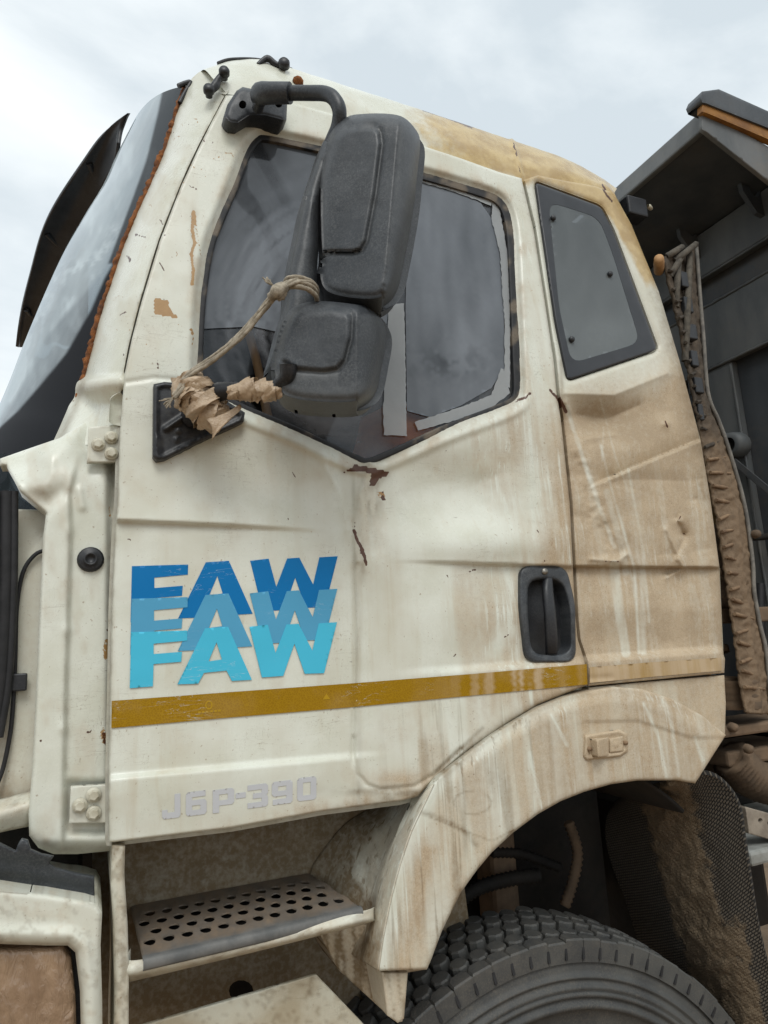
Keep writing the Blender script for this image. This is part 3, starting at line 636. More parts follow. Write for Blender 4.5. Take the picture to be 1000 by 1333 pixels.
top1 = W1[2] + A([(0, .16, .02)] * len(SIL)); top2 = top1 + A([(0, .75, .03)] * len(SIL)); far = top2 * A((1, 0, 1)) + A((0, 2.3, 0)); far2 = W1[0] * A((1, 0, 1)) + A((0, 2.5, -.0))
def roof_rust(px, py):
    r = stroke(px, py, [(551, 143), (575, 150), (600, 160), (615, 166)], 5, 1.5) * .6 + stroke(px, py, [(667, 182), (674, 205), (678, 224)], 2.5, 1) * .8
    return r + stroke(px, py, [(784, 240), (790, 250), (797, 262)], 3, 1) * .8
roof = loft('roof', [list(c) for c in (W1[0], W1[1], W1[2], top1, top2, far, far2)], PAINT, TR, 180, 8, True, 0, PA(lambda x, y: .25 * ss(.55, .75, fbm(x / 30, y / 12)), None, None, roof_rust, roof_stain),
            bump=lambda x, y: -.005 * gs(dist(x, y, [(666, 182), (674, 206), (679, 230)]) / 2.5) - .006 * gs(dist(x, y, [(785, 238), (800, 258)]) / 3) + .004 * (fbm(x / 30, y / 30) - .5))
part('white roof edge with a tan baked stain at the rear', roof)
# ---- A pillar and windscreen
SEAM = [(241, 112), (228, 150), (212, 200), (193, 243), (172, 290), (155, 335), (138, 385), (124, 430), (112, 480), (98, 530), (84, 560), (66, 600)]
sy = np.linspace(.24, .20, len(SEAM))
pl0 = [(294, 122), (277, 154), (258, 190), (234, 242), (206, 314), (182, 392), (170, 440), (160, 488), (157, 520), (156, 549)]
def pill(k, dy):                                # intermediate curve between the seam and the door gap
    a = resample(A([(x, y, d) for (x, y), d in zip(SEAM, sy)]), 12); b0 = resample(A(pl0), 12); by = np.array([S(*mapS()(b0[i:i + 1])[0][[0, 2]]) for i in range(12)])
    b = np.c_[b0, by + .012]; c = a * (1 - k) + b * k; c[:, 2] -= dy; return c
def pil_rust(px, py):
    r = np.zeros(len(px))
    for (a, b) in [((176, 305), (190, 309)), ((165, 332), (170, 340)), ((232, 330), (240, 345)), ((155, 410), (165, 406)), ((208, 285), (212, 292))]: r += stroke(px, py, [a, b], 2.5, 1) * .7
    return r + scuffs(px, py, 34, 120, 270, 130, 500, 7, 1.6, .66)
pillar = loft('windscreen_pillar', [pill(0, 0), pill(.3, .028), pill(.62, .028), pill(.9, .006), pill(1.0, -.004), pill(1.0, -.03)], PAINT, TR, 180, 9, False, 0,
    PA(lambda x, y: .18 * ss(.5, .7, fbm(x / 25, y / 40)) + .3 * gs((x - 130) / 40, (y - 505) / 12), lambda x, y: .5 * gs(dist(x, y, pl0) / 2.6) * fbm(x / 6, y / 6) * 1.5 + .5 * gs(dist(x, y, SEAM) / 5), lambda x, y: scuffs(x, y, 40, 130, 280, 130, 500, 10, 2, .62), pil_rust),
    bump=lambda x, y: .0022 * (fbm(x / 20, y / 30) - .5) + .012 * ss(486, 500, y + .1 * (x - 130)) - .034 * ss(503, 524, y + .1 * (x - 130)) * ss(95, 115, x))
part('scratched white pillar beside the windscreen', pillar)
roofc = loft('roof_corner', [[(241, 112, .24), (262, 92, .215), (300, 80, .21)], [(258, 116, .18), (275, 104, .165), (300, 98, .15)], [(294, 123, .10), (296, 121, .10), (298, 118, .105)]], PAINT, TR, 20, 6, False, 0, PA(lambda x, y: .2 * fbm(x / 10, y / 10)))
# windscreen: bulges forward of the pillars between its two edges
TARG = [(242, 108), (214, 124), (180, 152), (148, 202), (116, 258), (92, 308), (66, 364), (44, 415), (16, 470), (-8, 530), (-30, 580)]
uu = np.linspace(0, 1, 140) ** 2.1
rows = []
for i, ((sx_, sy_), d) in enumerate(zip(SEAM, sy)):
    e0 = P(sx_, sy_, y=d); B = float(np.interp(i / (len(SEAM) - 1), np.linspace(0, 1, 4), [.15, .195, .215, .26])); row = []
    for u in uu:
        v = 1 - abs(2 * u - 1) ** 5; row.append((e0[0] - B * v, d + u * (2.5 - 2 * d), e0[2] + .10 * v))
    rows.append(row)
rows = A(rows); fine = cat(rows.reshape(len(rows), -1), 14).reshape(-1, 140, 3)
nR = len(fine); vv = fine.reshape(-1, 3); ff = [(i * 140 + j, i * 140 + j + 1, (i + 1) * 140 + j + 1, (i + 1) * 140 + j) for i in range(nR - 1) for j in range(139)]
pq = Pix(vv)
ws_dust_reflection = .30 * ss(.5, .75, fbm(pq[:, 0] / 14, pq[:, 1] / 40, 4)) + .02 + .55 * ss(4, 40, Ym(pq[:, 1], [110, 150, 200, 243, 290, 335, 385, 430, 480, 530, 600], [244, 228, 212, 193, 172, 155, 138, 124, 112, 98, 66]) - pq[:, 0]) * (.25 + 1.4 * fbm((pq[:, 0] + .5 * pq[:, 1]) / 14, (pq[:, 1] - .9 * pq[:, 0]) / 120, 3)) + .35 * gs(dist(pq[:, 0], pq[:, 1], [(150, 300), (120, 345), (80, 350), (40, 440)]) / 9) * ss(.4, .7, fbm(pq[:, 0] / 8, pq[:, 1] / 8))  # dust plus the bright sky reflection, painted into the glass colour
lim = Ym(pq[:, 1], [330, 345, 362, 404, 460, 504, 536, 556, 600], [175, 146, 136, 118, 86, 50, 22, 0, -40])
ws_dust_reflection = ws_dust_reflection * (1 - .6 * ss(-6, 6, pq[:, 0] - Ym(pq[:, 1], [340, 358, 392, 430, 500, 545], [150, 130, 100, 66, 30, 0])) * ss(345, 352, pq[:, 1]))  # coat thinned to paint a dimmer reflection zone
frit_and_reflection = ss(-3, 3, pq[:, 0] - lim) * ss(335, 345, pq[:, 1]) * (vv[:, 1] < .8) + ss(-2, 2, pq[:, 0] - Ym(pq[:, 1], [115, 150, 210, 260, 345], [212, 205, 190, 172, 140])) * .85 * (pq[:, 1] < 342) * (vv[:, 1] < .6)  # black border print plus dark reflections painted black
ws = link('windscreen', vv, ff, WGLASS, TR, True, {'dust': ws_dust_reflection, 'frit_and_reflection': np.clip(frit_and_reflection, 0, 1)}); part('cracked curved windscreen reflecting pale sky', ws)
seam_pts = [P(x, y, y=d - .004) for (x, y), d in zip(SEAM, sy)]
sp_ = cat(seam_pts, 14); tube('rusty_seam', sp_ + _rs.randn(len(sp_), 3) * .0016, list(.0055 + .004 * _rs.rand(60)), RUSTM, ws, 8, raw=True, wob=.5)
for k, t in enumerate([.32, .52, .58, .72, .9, .12]):
    q = sp_[int(t * (len(sp_) - 1))]; lathe('rust_lump', [(0, -.012), (.007, -.009), (.010, 0), (.007, .009), (0, .012)], q, (.2, .1, 1), RUSTM, ws, 8)
# ---- sun visor ahead of the windscreen top
VO = [(166, 147, .62), (140, 168, .72), (112, 208, .85), (76, 262, 1.05), (56, 300, 1.2), (42, 350, 1.4), (30, 400, 1.65), (24, 452, 1.95)]
VI = [(152, 186, .66), (148, 212, .76), (134, 240, .9), (112, 285, 1.1), (94, 330, 1.25), (75, 372, 1.45), (52, 415, 1.7), (34, 452, 2.0)]
VM = [((a[0] + b[0]) / 2 - 3, (a[1] + b[1]) / 2, (a[2] + b[2]) / 2 + .03) for a, b in zip(VO, VI)]
visor = loft('sun_visor', [VO, VM, VI], BLACKC, TR, 40, 6, False, .012); part('dark plastic sun visor over the windscreen', visor)
for i in (2, 4, 6):
    a, m_, b = [A(c[i], float) for c in (VO, VM, VI)]
    pts = [P(*(q[:2] + (3, 2)), y=q[2] + .012) for q in (a * .9 + m_ * .1, m_, b)]; tube('visor_rib', pts, .012, BLACKC, visor, 6)
# ---- hinge pillar under the windscreen corner
HP = [(0, 597), (40, 583), (78, 570), (96, 558), (112, 546), (135, 536), (165, 530), (165, 640), (160, 750), (156, 900), (152, 1030), (152, 1107), (100, 1112), (70, 1112), (50, 1104), (38, 1088), (37, 1060), (42, 1000), (47, 900), (52, 780), (56, 700), (60, 668), (44, 655), (26, 640), (16, 620), (8, 606), (0, 606)]
def hp_bump(px, py):
    b = np.zeros(len(px))
    lx = Ym(py, [560, 640, 720, 900, 1060], [110, 92, 92, 86, 82])
    b += .016 * (1 - ss(-4, 4, px - lx)) * ss(585, 640, py)
    b -= .012 * gs(dist(px, py, [(120, 575), (150, 575), (150, 600), (120, 600)]) / 22)
    b += .022 * gs((py - 520) / 10) * ss(90, 120, px) - .014 * gs((py - 545) / 12) * ss(100, 130, px)
    b -= .02 * gs(dist(px, py, [(148, 520), (150, 660)]) / 8) * .7
    b -= .014 * ss(136, 146, px) * ss(540, 600, py) * (1 - ss(1000, 1030, py))
    b += .006 * gs(dist(px, py, [(103, 638), (107, 660)]) / 5) + .005 * gs((px - 92) / 6, (py - 690) / 10) + .005 * gs((px - 88) / 6, (py - 820) / 8) + .005 * gs((px - 83) / 6, (py - 948) / 8)
    b -= .010 * gs(dist(px, py, [(30, 640), (60, 655), (80, 640)]) / 12) + .0
    b += .012 * gs(dist(px, py, [(40, 600), (75, 590), (100, 560)]) / 16)
    b -= .014 * ss(1010, 1024, py) * ss(82, 92, px) * (1 - ss(1078, 1092, py))
    b -= .02 * ss(1092, 1112, py)
    b += .003 * (fbm(px / 30, py / 60) - .5)
    return b
def hp_grime(px, py):
    g = .45 * gs(dist(px, py, [(146, 530), (148, 660), (142, 800)]) / 4) * fbm(px / 7, py / 7) * 1.6 + .5 * gs((px - 55) / 16, (py - 640) / 16) + .45 * gs(dist(px, py, [(40, 1085), (75, 1106), (150, 1104)]) / 6)
    g += .45 * gs((px - 130) / 24, (py - 524) / 6) + .25 * gs(dist(px, py, [(90, 640), (86, 1000)]) / 4) * fbm(px / 5, py / 14) * 1.8
    return np.clip(g, 0, 1)
def hp_chip(px, py):
    return stroke(px, py, [(139, 836), (138, 854)], 11, 3) * .6 + stroke(px, py, [(134, 950), (136, 966)], 10, 3) * .55 + stroke(px, py, [(142, 655), (143, 672)], 4, 2) * .6
def hp_rust(px, py): return stroke(px, py, [(135, 955), (136, 968)], 7, 2.5) * .6 + stroke(px, py, [(140, 820), (144, 824)], 3, 1.5) * .7 + stroke(px, py, [(114, 953), (120, 951)], 3, 1) * .8 + stroke(px, py, [(52, 964), (54, 964)], 4, 1) * .8
hp = panel('hinge_pillar', HP, PAINT, TR, mapY(lambda x, y: .055 + .05 * ss(70, 30, x) * ss(640, 600, y) + .09 * ss(620, 505, y)), (), 3.4, hp_bump, .012, 6, .05, None, False,
           PA(lambda x, y: .25 * ss(.5, .75, fbm(x / 20, y / 40)), hp_grime, hp_chip, hp_rust)); part('pressed white pillar carrying the door hinges', hp)
def bolt(parent, px, py, y, r, mat=BOLTM, seg=6, nm='bolt'):
    q = P(px, py, y=y); b_ = lathe(nm, [(0, -.85 * r), (.8 * r, -.85 * r), (1.0 * r, -.70 * r), (1.0 * r, .1 * r)], q, (0, 1, 0), mat, parent, 6, (.3, 0, 1), False)
    b_.data.flip_normals(); w_ = lathe('washer', [(0, -.02 * r), (1.36 * r, -.02 * r), (1.4 * r, .1 * r), (1.4 * r, .5 * r)], q, (0, 1, 0), mat, parent, 18)
for (x0, y0, bs) in [((115), 556, [(128, 578), (145, 569), (145, 590)]), (92, 1024, [(104, 1049), (122, 1035), (122, 1059)])]:
    hh = 46 if y0 < 600 else 48
    h_ = panel('hinge', [(x0, y0), (158, y0 - 4), (158, y0 + hh - 1), (x0 - 2, y0 + hh)], PAINT, TR, mapY(.042), (), 4, None, .002, 2, .012, None, False, PA(lambda x, y: .3 * fbm(x / 8, y / 8), lambda x, y: .3 * ss(.55, .7, fbm(x / 7, y / 7)), None, lambda x, y: stroke(x, y, [(138, 1042), (140, 1055)], 4, 2) * .6))
    for b in bs: bolt(h_, b[0], b[1], .036, .0098)
gr_ = lathe('grommet', [(0, -.002), (.008, -.002), (.010, -.008), (.013, -.008), (.014, -.004), (.021, -.006), (.025, -.002), (.026, .006)], P(118, 728, y=.05), (0, 1, 0), BLACKC, TR, 22)
# inner corner panel left of the pillar
panel('corner_panel', [(-60, 660), (62, 664), (58, 760), (52, 900), (44, 1030), (40, 1052), (0, 1060), (-60, 1064)], PAINT, TR, mapY(lambda x, y: .12 + .0 * x), (), 5,
      lambda x, y: .012 * (1 - ss(-4, 4, dist(x, y, [(70, 718), (44, 722), (22, 770), (18, 900), (2, 1010), (-60, 1020)]) - 8)) * 0 + .010 * ss(-3, 3, (x - Ym(y, [690, 720, 760, 900, 1000], [62, 40, 22, 18, 4]))), .004, 3, .03, None, False, PA(lambda x, y: .25 + .3 * ss(980, 1040, y), lambda x, y: .4 * gs((y - 1040) / 20) + .35 * (1 - ss(8, 24, x)) * ss(640, 700, y)))
loft('corner_sill', [[(-60, 1052, .10), (0, 1040, .10), (44, 1028, .10)], [(-60, 1072, .05), (0, 1058, .05), (42, 1046, .05)], [(-60, 1100, .07), (0, 1084, .07), (38, 1076, .07)]], PAINT, TR, 14, 5, False, .01, PA(lambda x, y: .5 * fbm(x / 12, y / 8) + .1, lambda x, y: .4 * ss(.5, .7, fbm(x / 9, y / 7))))
tube('wire', [P(*q, y=.10) for q in [(62, 716), (46, 722), (30, 745), (22, 790), (20, 850), (18, 900), (14, 950), (4, 1000), (-8, 1030)]], .0042, RUBBER, TR, 7)
cl = box('wire_clip', P(16, 892, y=.10) - A((.004, .012, .012)), P(36, 880, y=.10) + A((.0, 0, .006)), BLACKC, TR, .003)
box('front_cowl', (-.5, .18, 1.05), (.0, 2.3, 1.86), DARK, TR, .03)
for xx, rr in ((-14, .012), (4, .009), (14, .006)):
    tube('heater_hose', [P(xx + 4, 640, y=.07), P(xx + 3, 760, y=.075), P(xx - 3, 880, y=.08), P(xx - 16, 960, y=.08)], rr * 1.4, RUBBER, TR, 8)
# ---- lettering and tape on the door
Fg = [(170.8, 823), (244, 820.8), (243.6, 834), (200, 838), (200, 851.5), (237, 848.5), (236, 861.5), (200, 864.5), (199, 893.6), (169, 896)]
Ag = [(267, 818), (297, 816), (328, 885), (302, 886.5), (295, 873), (265.6, 876), (258, 890), (231, 891)]; Ah = [(282, 836), (289, 858.5), (271.5, 861)]
Wg = [(324.8, 816), (348.8, 813.2), (358.8, 850), (373, 813), (388.8, 812), (406.8, 847), (415, 811.5), (438.8, 810), (422, 876.4), (396.8, 877.2), (383.4, 838), (368.8, 880), (341, 882)]
for li, (mat_, dx, dy, off) in enumerate([(BLUE1, 1, -86, .0010), (BLUE2, .5, -43.5, .0018), (BLUE3, 0, 0, .0026)]):
    for nm, g, h in (('letter', Fg, []), ('letter', Ag, [Ah]), ('letter', Wg, [])):
        sh = lambda q: [(x + dx, y + dy) for x, y in q]
        o = panel(nm, sh(g), mat_, door, on_door(off), [sh(x) for x in h], 3, None, 0, 3, .0006)
GL = {'J': ([(0, .1), (.1, 0), (.9, 0), (1, .1), (1, 1), (.68, 1), (.68, .25), (.3, .25), (.3, .38), (0, .38)], []),
 '6': ([(.1, 0), (.9, 0), (1, .1), (1, .54), (.9, .64), (.3, .64), (.3, .77), (.95, .77), (.95, 1), (.1, 1), (0, .9), (0, .1)], [(.3, .22), (.7, .22), (.7, .42), (.3, .42)]),
 'P': ([(0, 0), (.3, 0), (.3, .3), (.9, .3), (1, .4), (1, .9), (.9, 1), (0, 1)], [(.3, .52), (.7, .52), (.7, .78), (.3, .78)]),
 '-': ([(0, .42), (1, .42), (1, .66), (0, .66)], []),
 '3': ([(.05, 0), (.9, 0), (1, .1), (1, .42), (.93, .5), (1, .58), (1, .9), (.9, 1), (.05, 1), (.05, .77), (.7, .77), (.7, .62), (.3, .62), (.3, .4), (.7, .4), (.7, .23), (.05, .23)], []),
 '0': ([(.1, 0), (.9, 0), (1, .1), (1, .9), (.9, 1), (.1, 1), (0, .9), (0, .1)], [(.3, .22), (.7, .22), (.7, .78), (.3, .78)])}
GL['9'] = ([(1 - x, 1 - y) for x, y in GL['6'][0]], [(1 - x, 1 - y) for x, y in GL['6'][1]])
for ch, x0, x1, yb, h in [('J', 211, 235, 1067, 31), ('6', 242, 269, 1063, 31), ('P', 277, 305, 1059, 30), ('-', 307, 320, 1052, 29), ('3', 321, 349, 1053, 30), ('9', 354, 381, 1048.5, 30), ('0', 387, 412, 1043.5, 30)]:
    f = lambda q: [(x0 + x * (x1 - x0), yb - y * h - .13 * x * (x1 - x0)) for x, y in q]
    g, hh = GL[ch]; panel('model_letter', f(g), SILVER, door, on_door(.0011), [f(hh)] if hh else [], 2, None, 0, 3, .0006)
TAPE = [(145.5, 912.5), (300, 901), (460, 889.5), (620, 877), (764, 864.5), (765, 891), (620, 905), (460, 920.5), (300, 934), (145, 948)]
td = lambda x, y: np.clip(.0 + .75 * ss(.44, .58, streaks(x, y, 9, 120, 6)) * ss(560, 660, x) * (1 - .75 * ss(705, 715, x)) + .08 * ss(.5, .7, fbm(x / 40, y / 40)), 0, 1)
panel('reflective_tape', TAPE, YELLOW, door, on_door(.0016), (), 5, lambda x, y: .001 * ss(0, 3, np.abs(x - 461)), 0, 3, .0012, attrs={'dust': td})
panel('tape_print', [(420, 911), (425, 903), (430, 910)], PALEY, door, on_door(.0034), (), 6, None, 0, 3, .0006)
for c in ((272, 918),):
    ring = lambda r: [(c[0] + r * .8 * math.cos(a), c[1] + r * math.sin(a)) for a in np.linspace(0, 6.28, 14)[:-1]]
    panel('tape_print', ring(6), PALEY, door, on_door(.0034), [ring(4)], 4, None, 0, 3, .0006)
for x0 in (258, 263, 268, 274, 279, 284): panel('tape_print', [(x0, 929 - .09 * (x0 - 258)), (x0 + 3.4, 928.6 - .09 * (x0 - 258)), (x0 + 3.4, 926 - .09 * (x0 - 258)), (x0, 926.4 - .09 * (x0 - 258))], PALEY, door, on_door(.0034), (), 6, None, 0, 3, .0006)
def on_rear(off):
    M0 = mapS(-.002)
    def M(p): return Pts(p, y=M0(p)[:, 1] - rear_bump(p[:, 0], p[:, 1]) - off)
    return M
panel('reflective_tape', [(768, 868.5), (850, 862), (939, 856), (940, 873), (850, 881), (768, 889)], YELLOW, rear, on_rear(.004), (), 2.7, None, 0, 3, .001, attrs={'dust': lambda x, y: np.clip(1.0 - .45 * gs((x - 840) / 26) * ss(.35, .6, streaks(x, y, 7, 90, 3)) - .12 * fbm(x / 9, y / 20), 0, 1)})
# ---- door handle
HO = rpoly([(676, 737), (737, 737), (749, 785), (750, 861), (684, 862), (676, 790)], 15)
dh = panel('handle_surround', HO, BLACKP, door, on_door(.012), [HI], 3, None, .006, 5, .055, attrs={'dust': lambda x, y: .2 * ss(.45, .7, fbm(x / 9, y / 9)) + .05}, hrim=True)
panel('handle_recess', offs(HI, 12), BLACKC, door, on_door(-.034), (), 5, None, attrs={'dust': lambda x, y: .3 * ss(810, 850, y)})
hb = [on_door(o)(A([q]))[0] for q, o in (((714, 752), .006), ((714, 770), .016), ((717, 800), .018), ((719, 832), .016), ((719, 852), .004))]
V = []; fcs = []
for q, wd in zip(cat(hb, 5), np.interp(np.linspace(0, 1, 21), [0, .2, .5, .8, 1], [.012, .016, .017, .018, .017])):
    for a, b in ((-1, .4), (-.8, -.3), (-.3, -.5), (.3, -.5), (.8, -.3), (1, .4), (.4, .9), (-.4, .9)): V.append(q + A((a * wd, b * .013, 0)))
for i in range(20):
    for j in range(8): fcs.append((i * 8 + j, i * 8 + (j + 1) % 8, (i + 1) * 8 + (j + 1) % 8, (i + 1) * 8 + j))
fcs += [tuple(range(8))[::-1], tuple(160 + j for j in range(8))]
link('handle_lever', V, fcs, BLACKC, door, True)
q = on_door(.0125)(A([(709, 744)]))[0]; lathe('lock_cylinder', [(0, -.004), (.008, -.004), (.0085, .004)], q, (0, 1, 0), simple('worn_lock_metal', lin(150, 146, 138), lin(110, 106, 98), .4, 80, .3, .001, metal=.8), door, 16)
# ---- mirrors, arms and brackets
UB = [(291, 152), (296, 136), (308, 118), (316, 113), (330, 116), (360, 122), (374, 134), (373, 156), (368, 158), (345, 152), (325, 152), (310, 162), (298, 161)]
holes_ub = [[(316 + 5 * math.cos(a), 136 + 5.5 * math.sin(a)) for a in np.linspace(0, 6.28, 13)[:-1]], [(363 + 4.5 * math.cos(a), 136 + 4 * math.sin(a)) for a in np.linspace(0, 6.28, 13)[:-1]]]
ub = panel('upper_mirror_bracket', UB, BLACKP, TR, mapY(.03), holes_ub, 3, lambda x, y: .006 * gs((x - 342) / 14, (y - 130) / 14), .016, 7, .07, back=True, hrim=False)
MY = -.24
jo = tube('arm_joint', [P(336, 128, y=.0), P(340, 122, y=-.04), P(352, 121, y=-.07), P(378, 121, y=-.10)], [.018, .026, .024, .0235], BLACKP, ub, 14)
lathe('joint_bolt', [(0, -.01), (.012, -.01), (.014, -.004), (.014, .03)], P(339, 130, y=-.03), (0, 1, 0), BLACKC, ub, 14)
marm = tube('mirror_arm', [P(372, 121, y=-.09), P(400, 121, y=-.13), P(424, 122, y=-.17), P(436, 130, y=-.19), P(442, 145, y=-.195), P(440, 165, y=-.18), P(432, 185, y=-.165), P(426, 205, y=-.155)], .0165, BLACKP, TR, 14)
STK = [(424, 180), (414, 205), (404, 235), (396, 262), (390, 292), (382, 330), (376, 362), (374, 394), (366, 420), (358, 452), (352, 478), (368, 492), (400, 486), (414, 440), (414, 392), (413, 350), (415, 320), (416, 274), (424, 232), (438, 196)]
MC = [(433, 178), (448, 166), (470, 163), (488, 164), (496, 171), (498, 187), (490, 250), (478, 314), (471, 327), (460, 330), (428, 330), (419, 338), (416, 330), (416, 280), (420, 225)]
def blackdust(k=.25, top=None):
    return {'dust': lambda x, y: np.clip(k * (.1 + .5 * fbm(x / 26, y / 30, 3)) + .3 * gs(dist(x, y, MC, True) / 2) * fbm(x / 9, y / 9) * 1.2 + .25 * gs(dist(x, y, [(522, 165), (518, 230), (508, 310), (500, 350)]) / 3) * ss(.45, .6, fbm(x / 8, y / 12)), 0, 1)}
stk = panel('mirror_stalk', [tuple(p) for p in cat(STK, 3, True)], BLACKP, TR, mapY(-.19), (), 4, lambda x, y: .002 * (fbm(x / 20, y / 20) - .5), .028, 16, .06, back=True, attrs=blackdust(.3)); part('dusty black stalk that joins both mirrors', stk)
MO = list(cat([(428, 176), (450, 153), (474, 148), (506, 148), (526, 153), (541, 168), (547, 184), (544, 220), (538, 274), (526, 338), (518, 370), (505, 387), (482, 394), (442, 390), (420, 380), (412, 360), (415, 340), (413, 290), (414, 230)], 4, True)); MO = [tuple(p) for p in MO]
MC = [(433, 178), (448, 166), (470, 163), (488, 164), (496, 171), (498, 187), (490, 250), (478, 314), (471, 327), (460, 330), (428, 330), (419, 338), (416, 330), (416, 280), (420, 225)]
def mir_bump(px, py):
    inm = inside(px, py, MC); dm = dist(px, py, MC, True)
    b = np.where(inm, .007 * ss(0, 7, dm), 0) - .005 * gs(dm / 2.4)
    e2 = dist(px, py, [(522, 172), (518, 230), (508, 330), (498, 385)]); b += .0
    return b + .0015 * (fbm(px / 15, py / 15) - .5)
def mir_y(px, py):
    c = Ym(py, [150, 390], [530, 508]); return -.20 - .13 * ss(400, 1, px * 0 + 1) - .10 * ss(0, 1, (px - 412) / (c - 412)) + .07 * ss(c + 0 * px, c + 34, px) * 0 + np.clip((px - c) / 40, 0, 1) * .05 + .0
def mir_yy(px, py):
    c = Ym(py, [150, 390], [520, 498]); t = np.clip((px - 412) / (c - 412), 0, 1)
    return -.20 - .12 * t + .075 * np.clip((px - c) / 40, 0, 1) ** 1.3
um = panel('upper_mirror', MO, BLACKP, TR, mapY(mir_yy), (), 2.2, mir_bump, .042, 17, .075, (.35, .93, 0), True, blackdust(.26)); part('large black mirror housing with a raised cover', um)
LMO = list(cat([(372, 412), (390, 396), (420, 392), (462, 396), (485, 402), (499, 420), (503, 440), (498, 470), (490, 505), (476, 522), (452, 528), (410, 527), (378, 522), (360, 510), (353, 488), (356, 460)], 4, True)); LMO = [tuple(p) for p in LMO]
LMC = [(378, 410), (392, 402), (430, 398), (452, 404), (459, 412), (458, 440), (450, 470), (440, 482), (420, 485), (385, 482), (366, 470), (368, 440)]
def lm_bump(px, py):
    inm = inside(px, py, LMC); dm = dist(px, py, LMC, True)
    return np.where(inm, .006 * ss(0, 7, dm), 0) - .005 * gs(dm / 2.4) + .0015 * (fbm(px / 15, py / 15) - .5)
lm = panel('lower_mirror', LMO, BLACKP, TR, mapY(lambda x, y: -.21 - .09 * np.clip((x - 355) / 110, 0, 1) + .06 * np.clip((x - 465) / 38, 0, 1) ** 1.4), (), 2.2, lm_bump, .040, 16, .07, (.35, .93, 0), True,
           {'dust': lambda x, y: np.clip(.12 * fbm(x / 26, y / 30, 3) + .4 * gs(dist(x, y, LMC, True) / 2) * fbm(x / 9, y / 9) + .45 * gs((y - 488) / 7) * (x < 440) + .35 * gs((y - 515) / 14), 0, 1)}); part('smaller black mirror housing below the large one', lm)
# lower arm and its base plate
PLT = [(200, 500), (214, 497), (236, 499), (262, 500), (300, 525), (319, 537), (317, 549), (300, 557), (262, 574), (215, 598), (204, 600), (199, 594)]
def plt_bump(px, py):
    dd = dist(px, py, PLT, True); b = -.006 * ss(5, 8, dd)
    for c in ((230, 572), (236, 586), (247, 582), (262, 572), (232, 561)): b += .004 * (1 - ss(3, 4.5, np.hypot(px - c[0], py - c[1])))
    b += .010 * stroke(px, py, [(216, 558), (240, 542), (268, 526)], 6, 2.5) + .005 * gs(dist(px, py, [(206, 570), (207, 592)]) / 4)
    return b
lb = panel('lower_mirror_bracket', PLT, BLACKC, TR, mapS(-.03), (), 2.8, plt_bump, .006, 4, .03, attrs={'dust': lambda x, y: .15 * ss(.5, .7, fbm(x / 8, y / 8))})
tube('bracket_arm', [P(250, 545, y=-.02), P(262, 530, y=-.06), P(280, 512, y=-.12), P(310, 508, y=-.16), P(345, 510, y=-.19), P(362, 502, y=-.20), P(374, 490, y=-.225), P(375, 474, y=-.235)], [.026, .026, .02, .017, .014, .014, .016, .017], BLACKC, lb, 12)
# ---- tape and rope lashing the mirror
def wrap(name, path, radii, label, turns=11, wd=.032):
    c = cat(path, 8); k = len(c); V = []; Fc = []
    T = np.gradient(c, axis=0); T /= np.linalg.norm(T, axis=1)[:, None]
    for t in range(turns):
        f = (t + .5) / turns; i = int(f * (k - 1)); rad = np.interp(f, np.linspace(0, 1, len(radii)), radii) * random.uniform(.86, 1.1)
        ax = T[i] + A([random.gauss(0, .34) for _ in range(3)]); ax /= np.linalg.norm(ax); u = np.cross(ax, (0, 0, 1.)); u /= np.linalg.norm(u); b = np.cross(ax, u)
        W = 9; G = 44; n0 = len(V); sd_ = random.uniform(0, 50); h = wd * random.uniform(.6, 1.15)
        for a_ in range(G):
            th = 2 * math.pi * a_ / G
            for j in range(W):
                q = j / (W - 1) - .5; wr = float(fbm(A([2.4 * math.cos(th) + sd_]), A([2.4 * math.sin(th) + q * 3.2]), 4)[0]) - .5
                R_ = rad * (.94 + .44 * wr + .10 * math.sin(3 * th + sd_ + 4 * q)) - .004 * abs(q)
                V.append(c[i] + ax * (q * h * (1 + .4 * wr)) + R_ * (math.cos(th) * u + math.sin(th) * b))
        for a_ in range(G):
            for j in range(W - 1): Fc.append((n0 + a_ * W + j, n0 + ((a_ + 1) % G) * W + j, n0 + ((a_ + 1) % G) * W + j + 1, n0 + a_ * W + j + 1))
    return tag(link(name, V, Fc, TAPEM, None, True), label, 'tape')
wrap('packing_tape', [P(244, 500, y=-.10), P(255, 515, y=-.105), P(268, 530, y=-.105), P(284, 548, y=-.10)], [.032, .044, .046, .030], 'large crumpled brown tape bundle over the lower mirror bracket plate')
wrap('packing_tape', [P(304, 512, y=-.165), P(325, 507, y=-.18), P(345, 509, y=-.19), P(366, 510, y=-.2)], [.016, .024, .025, .014], 'small brown tape knot around the lower mirror arm beside the smaller mirror', 8, .026)
fl = loft('loose_tail', [[(268, 545, -.135), (292, 538, -.14), (312, 526, -.15)], [(276, 556, -.14), (290, 550, -.14), (314, 532, -.15)], [(276, 574, -.13), (282, 562, -.14), (300, 545, -.145)]], TAPEM, bpy.data.objects['packing_tape'], 12, 4, False, .002)
fl.matrix_parent_inverse = Matrix()
RB = [(392, 362, -.245), (402, 368, -.25), (410, 378, -.24)]
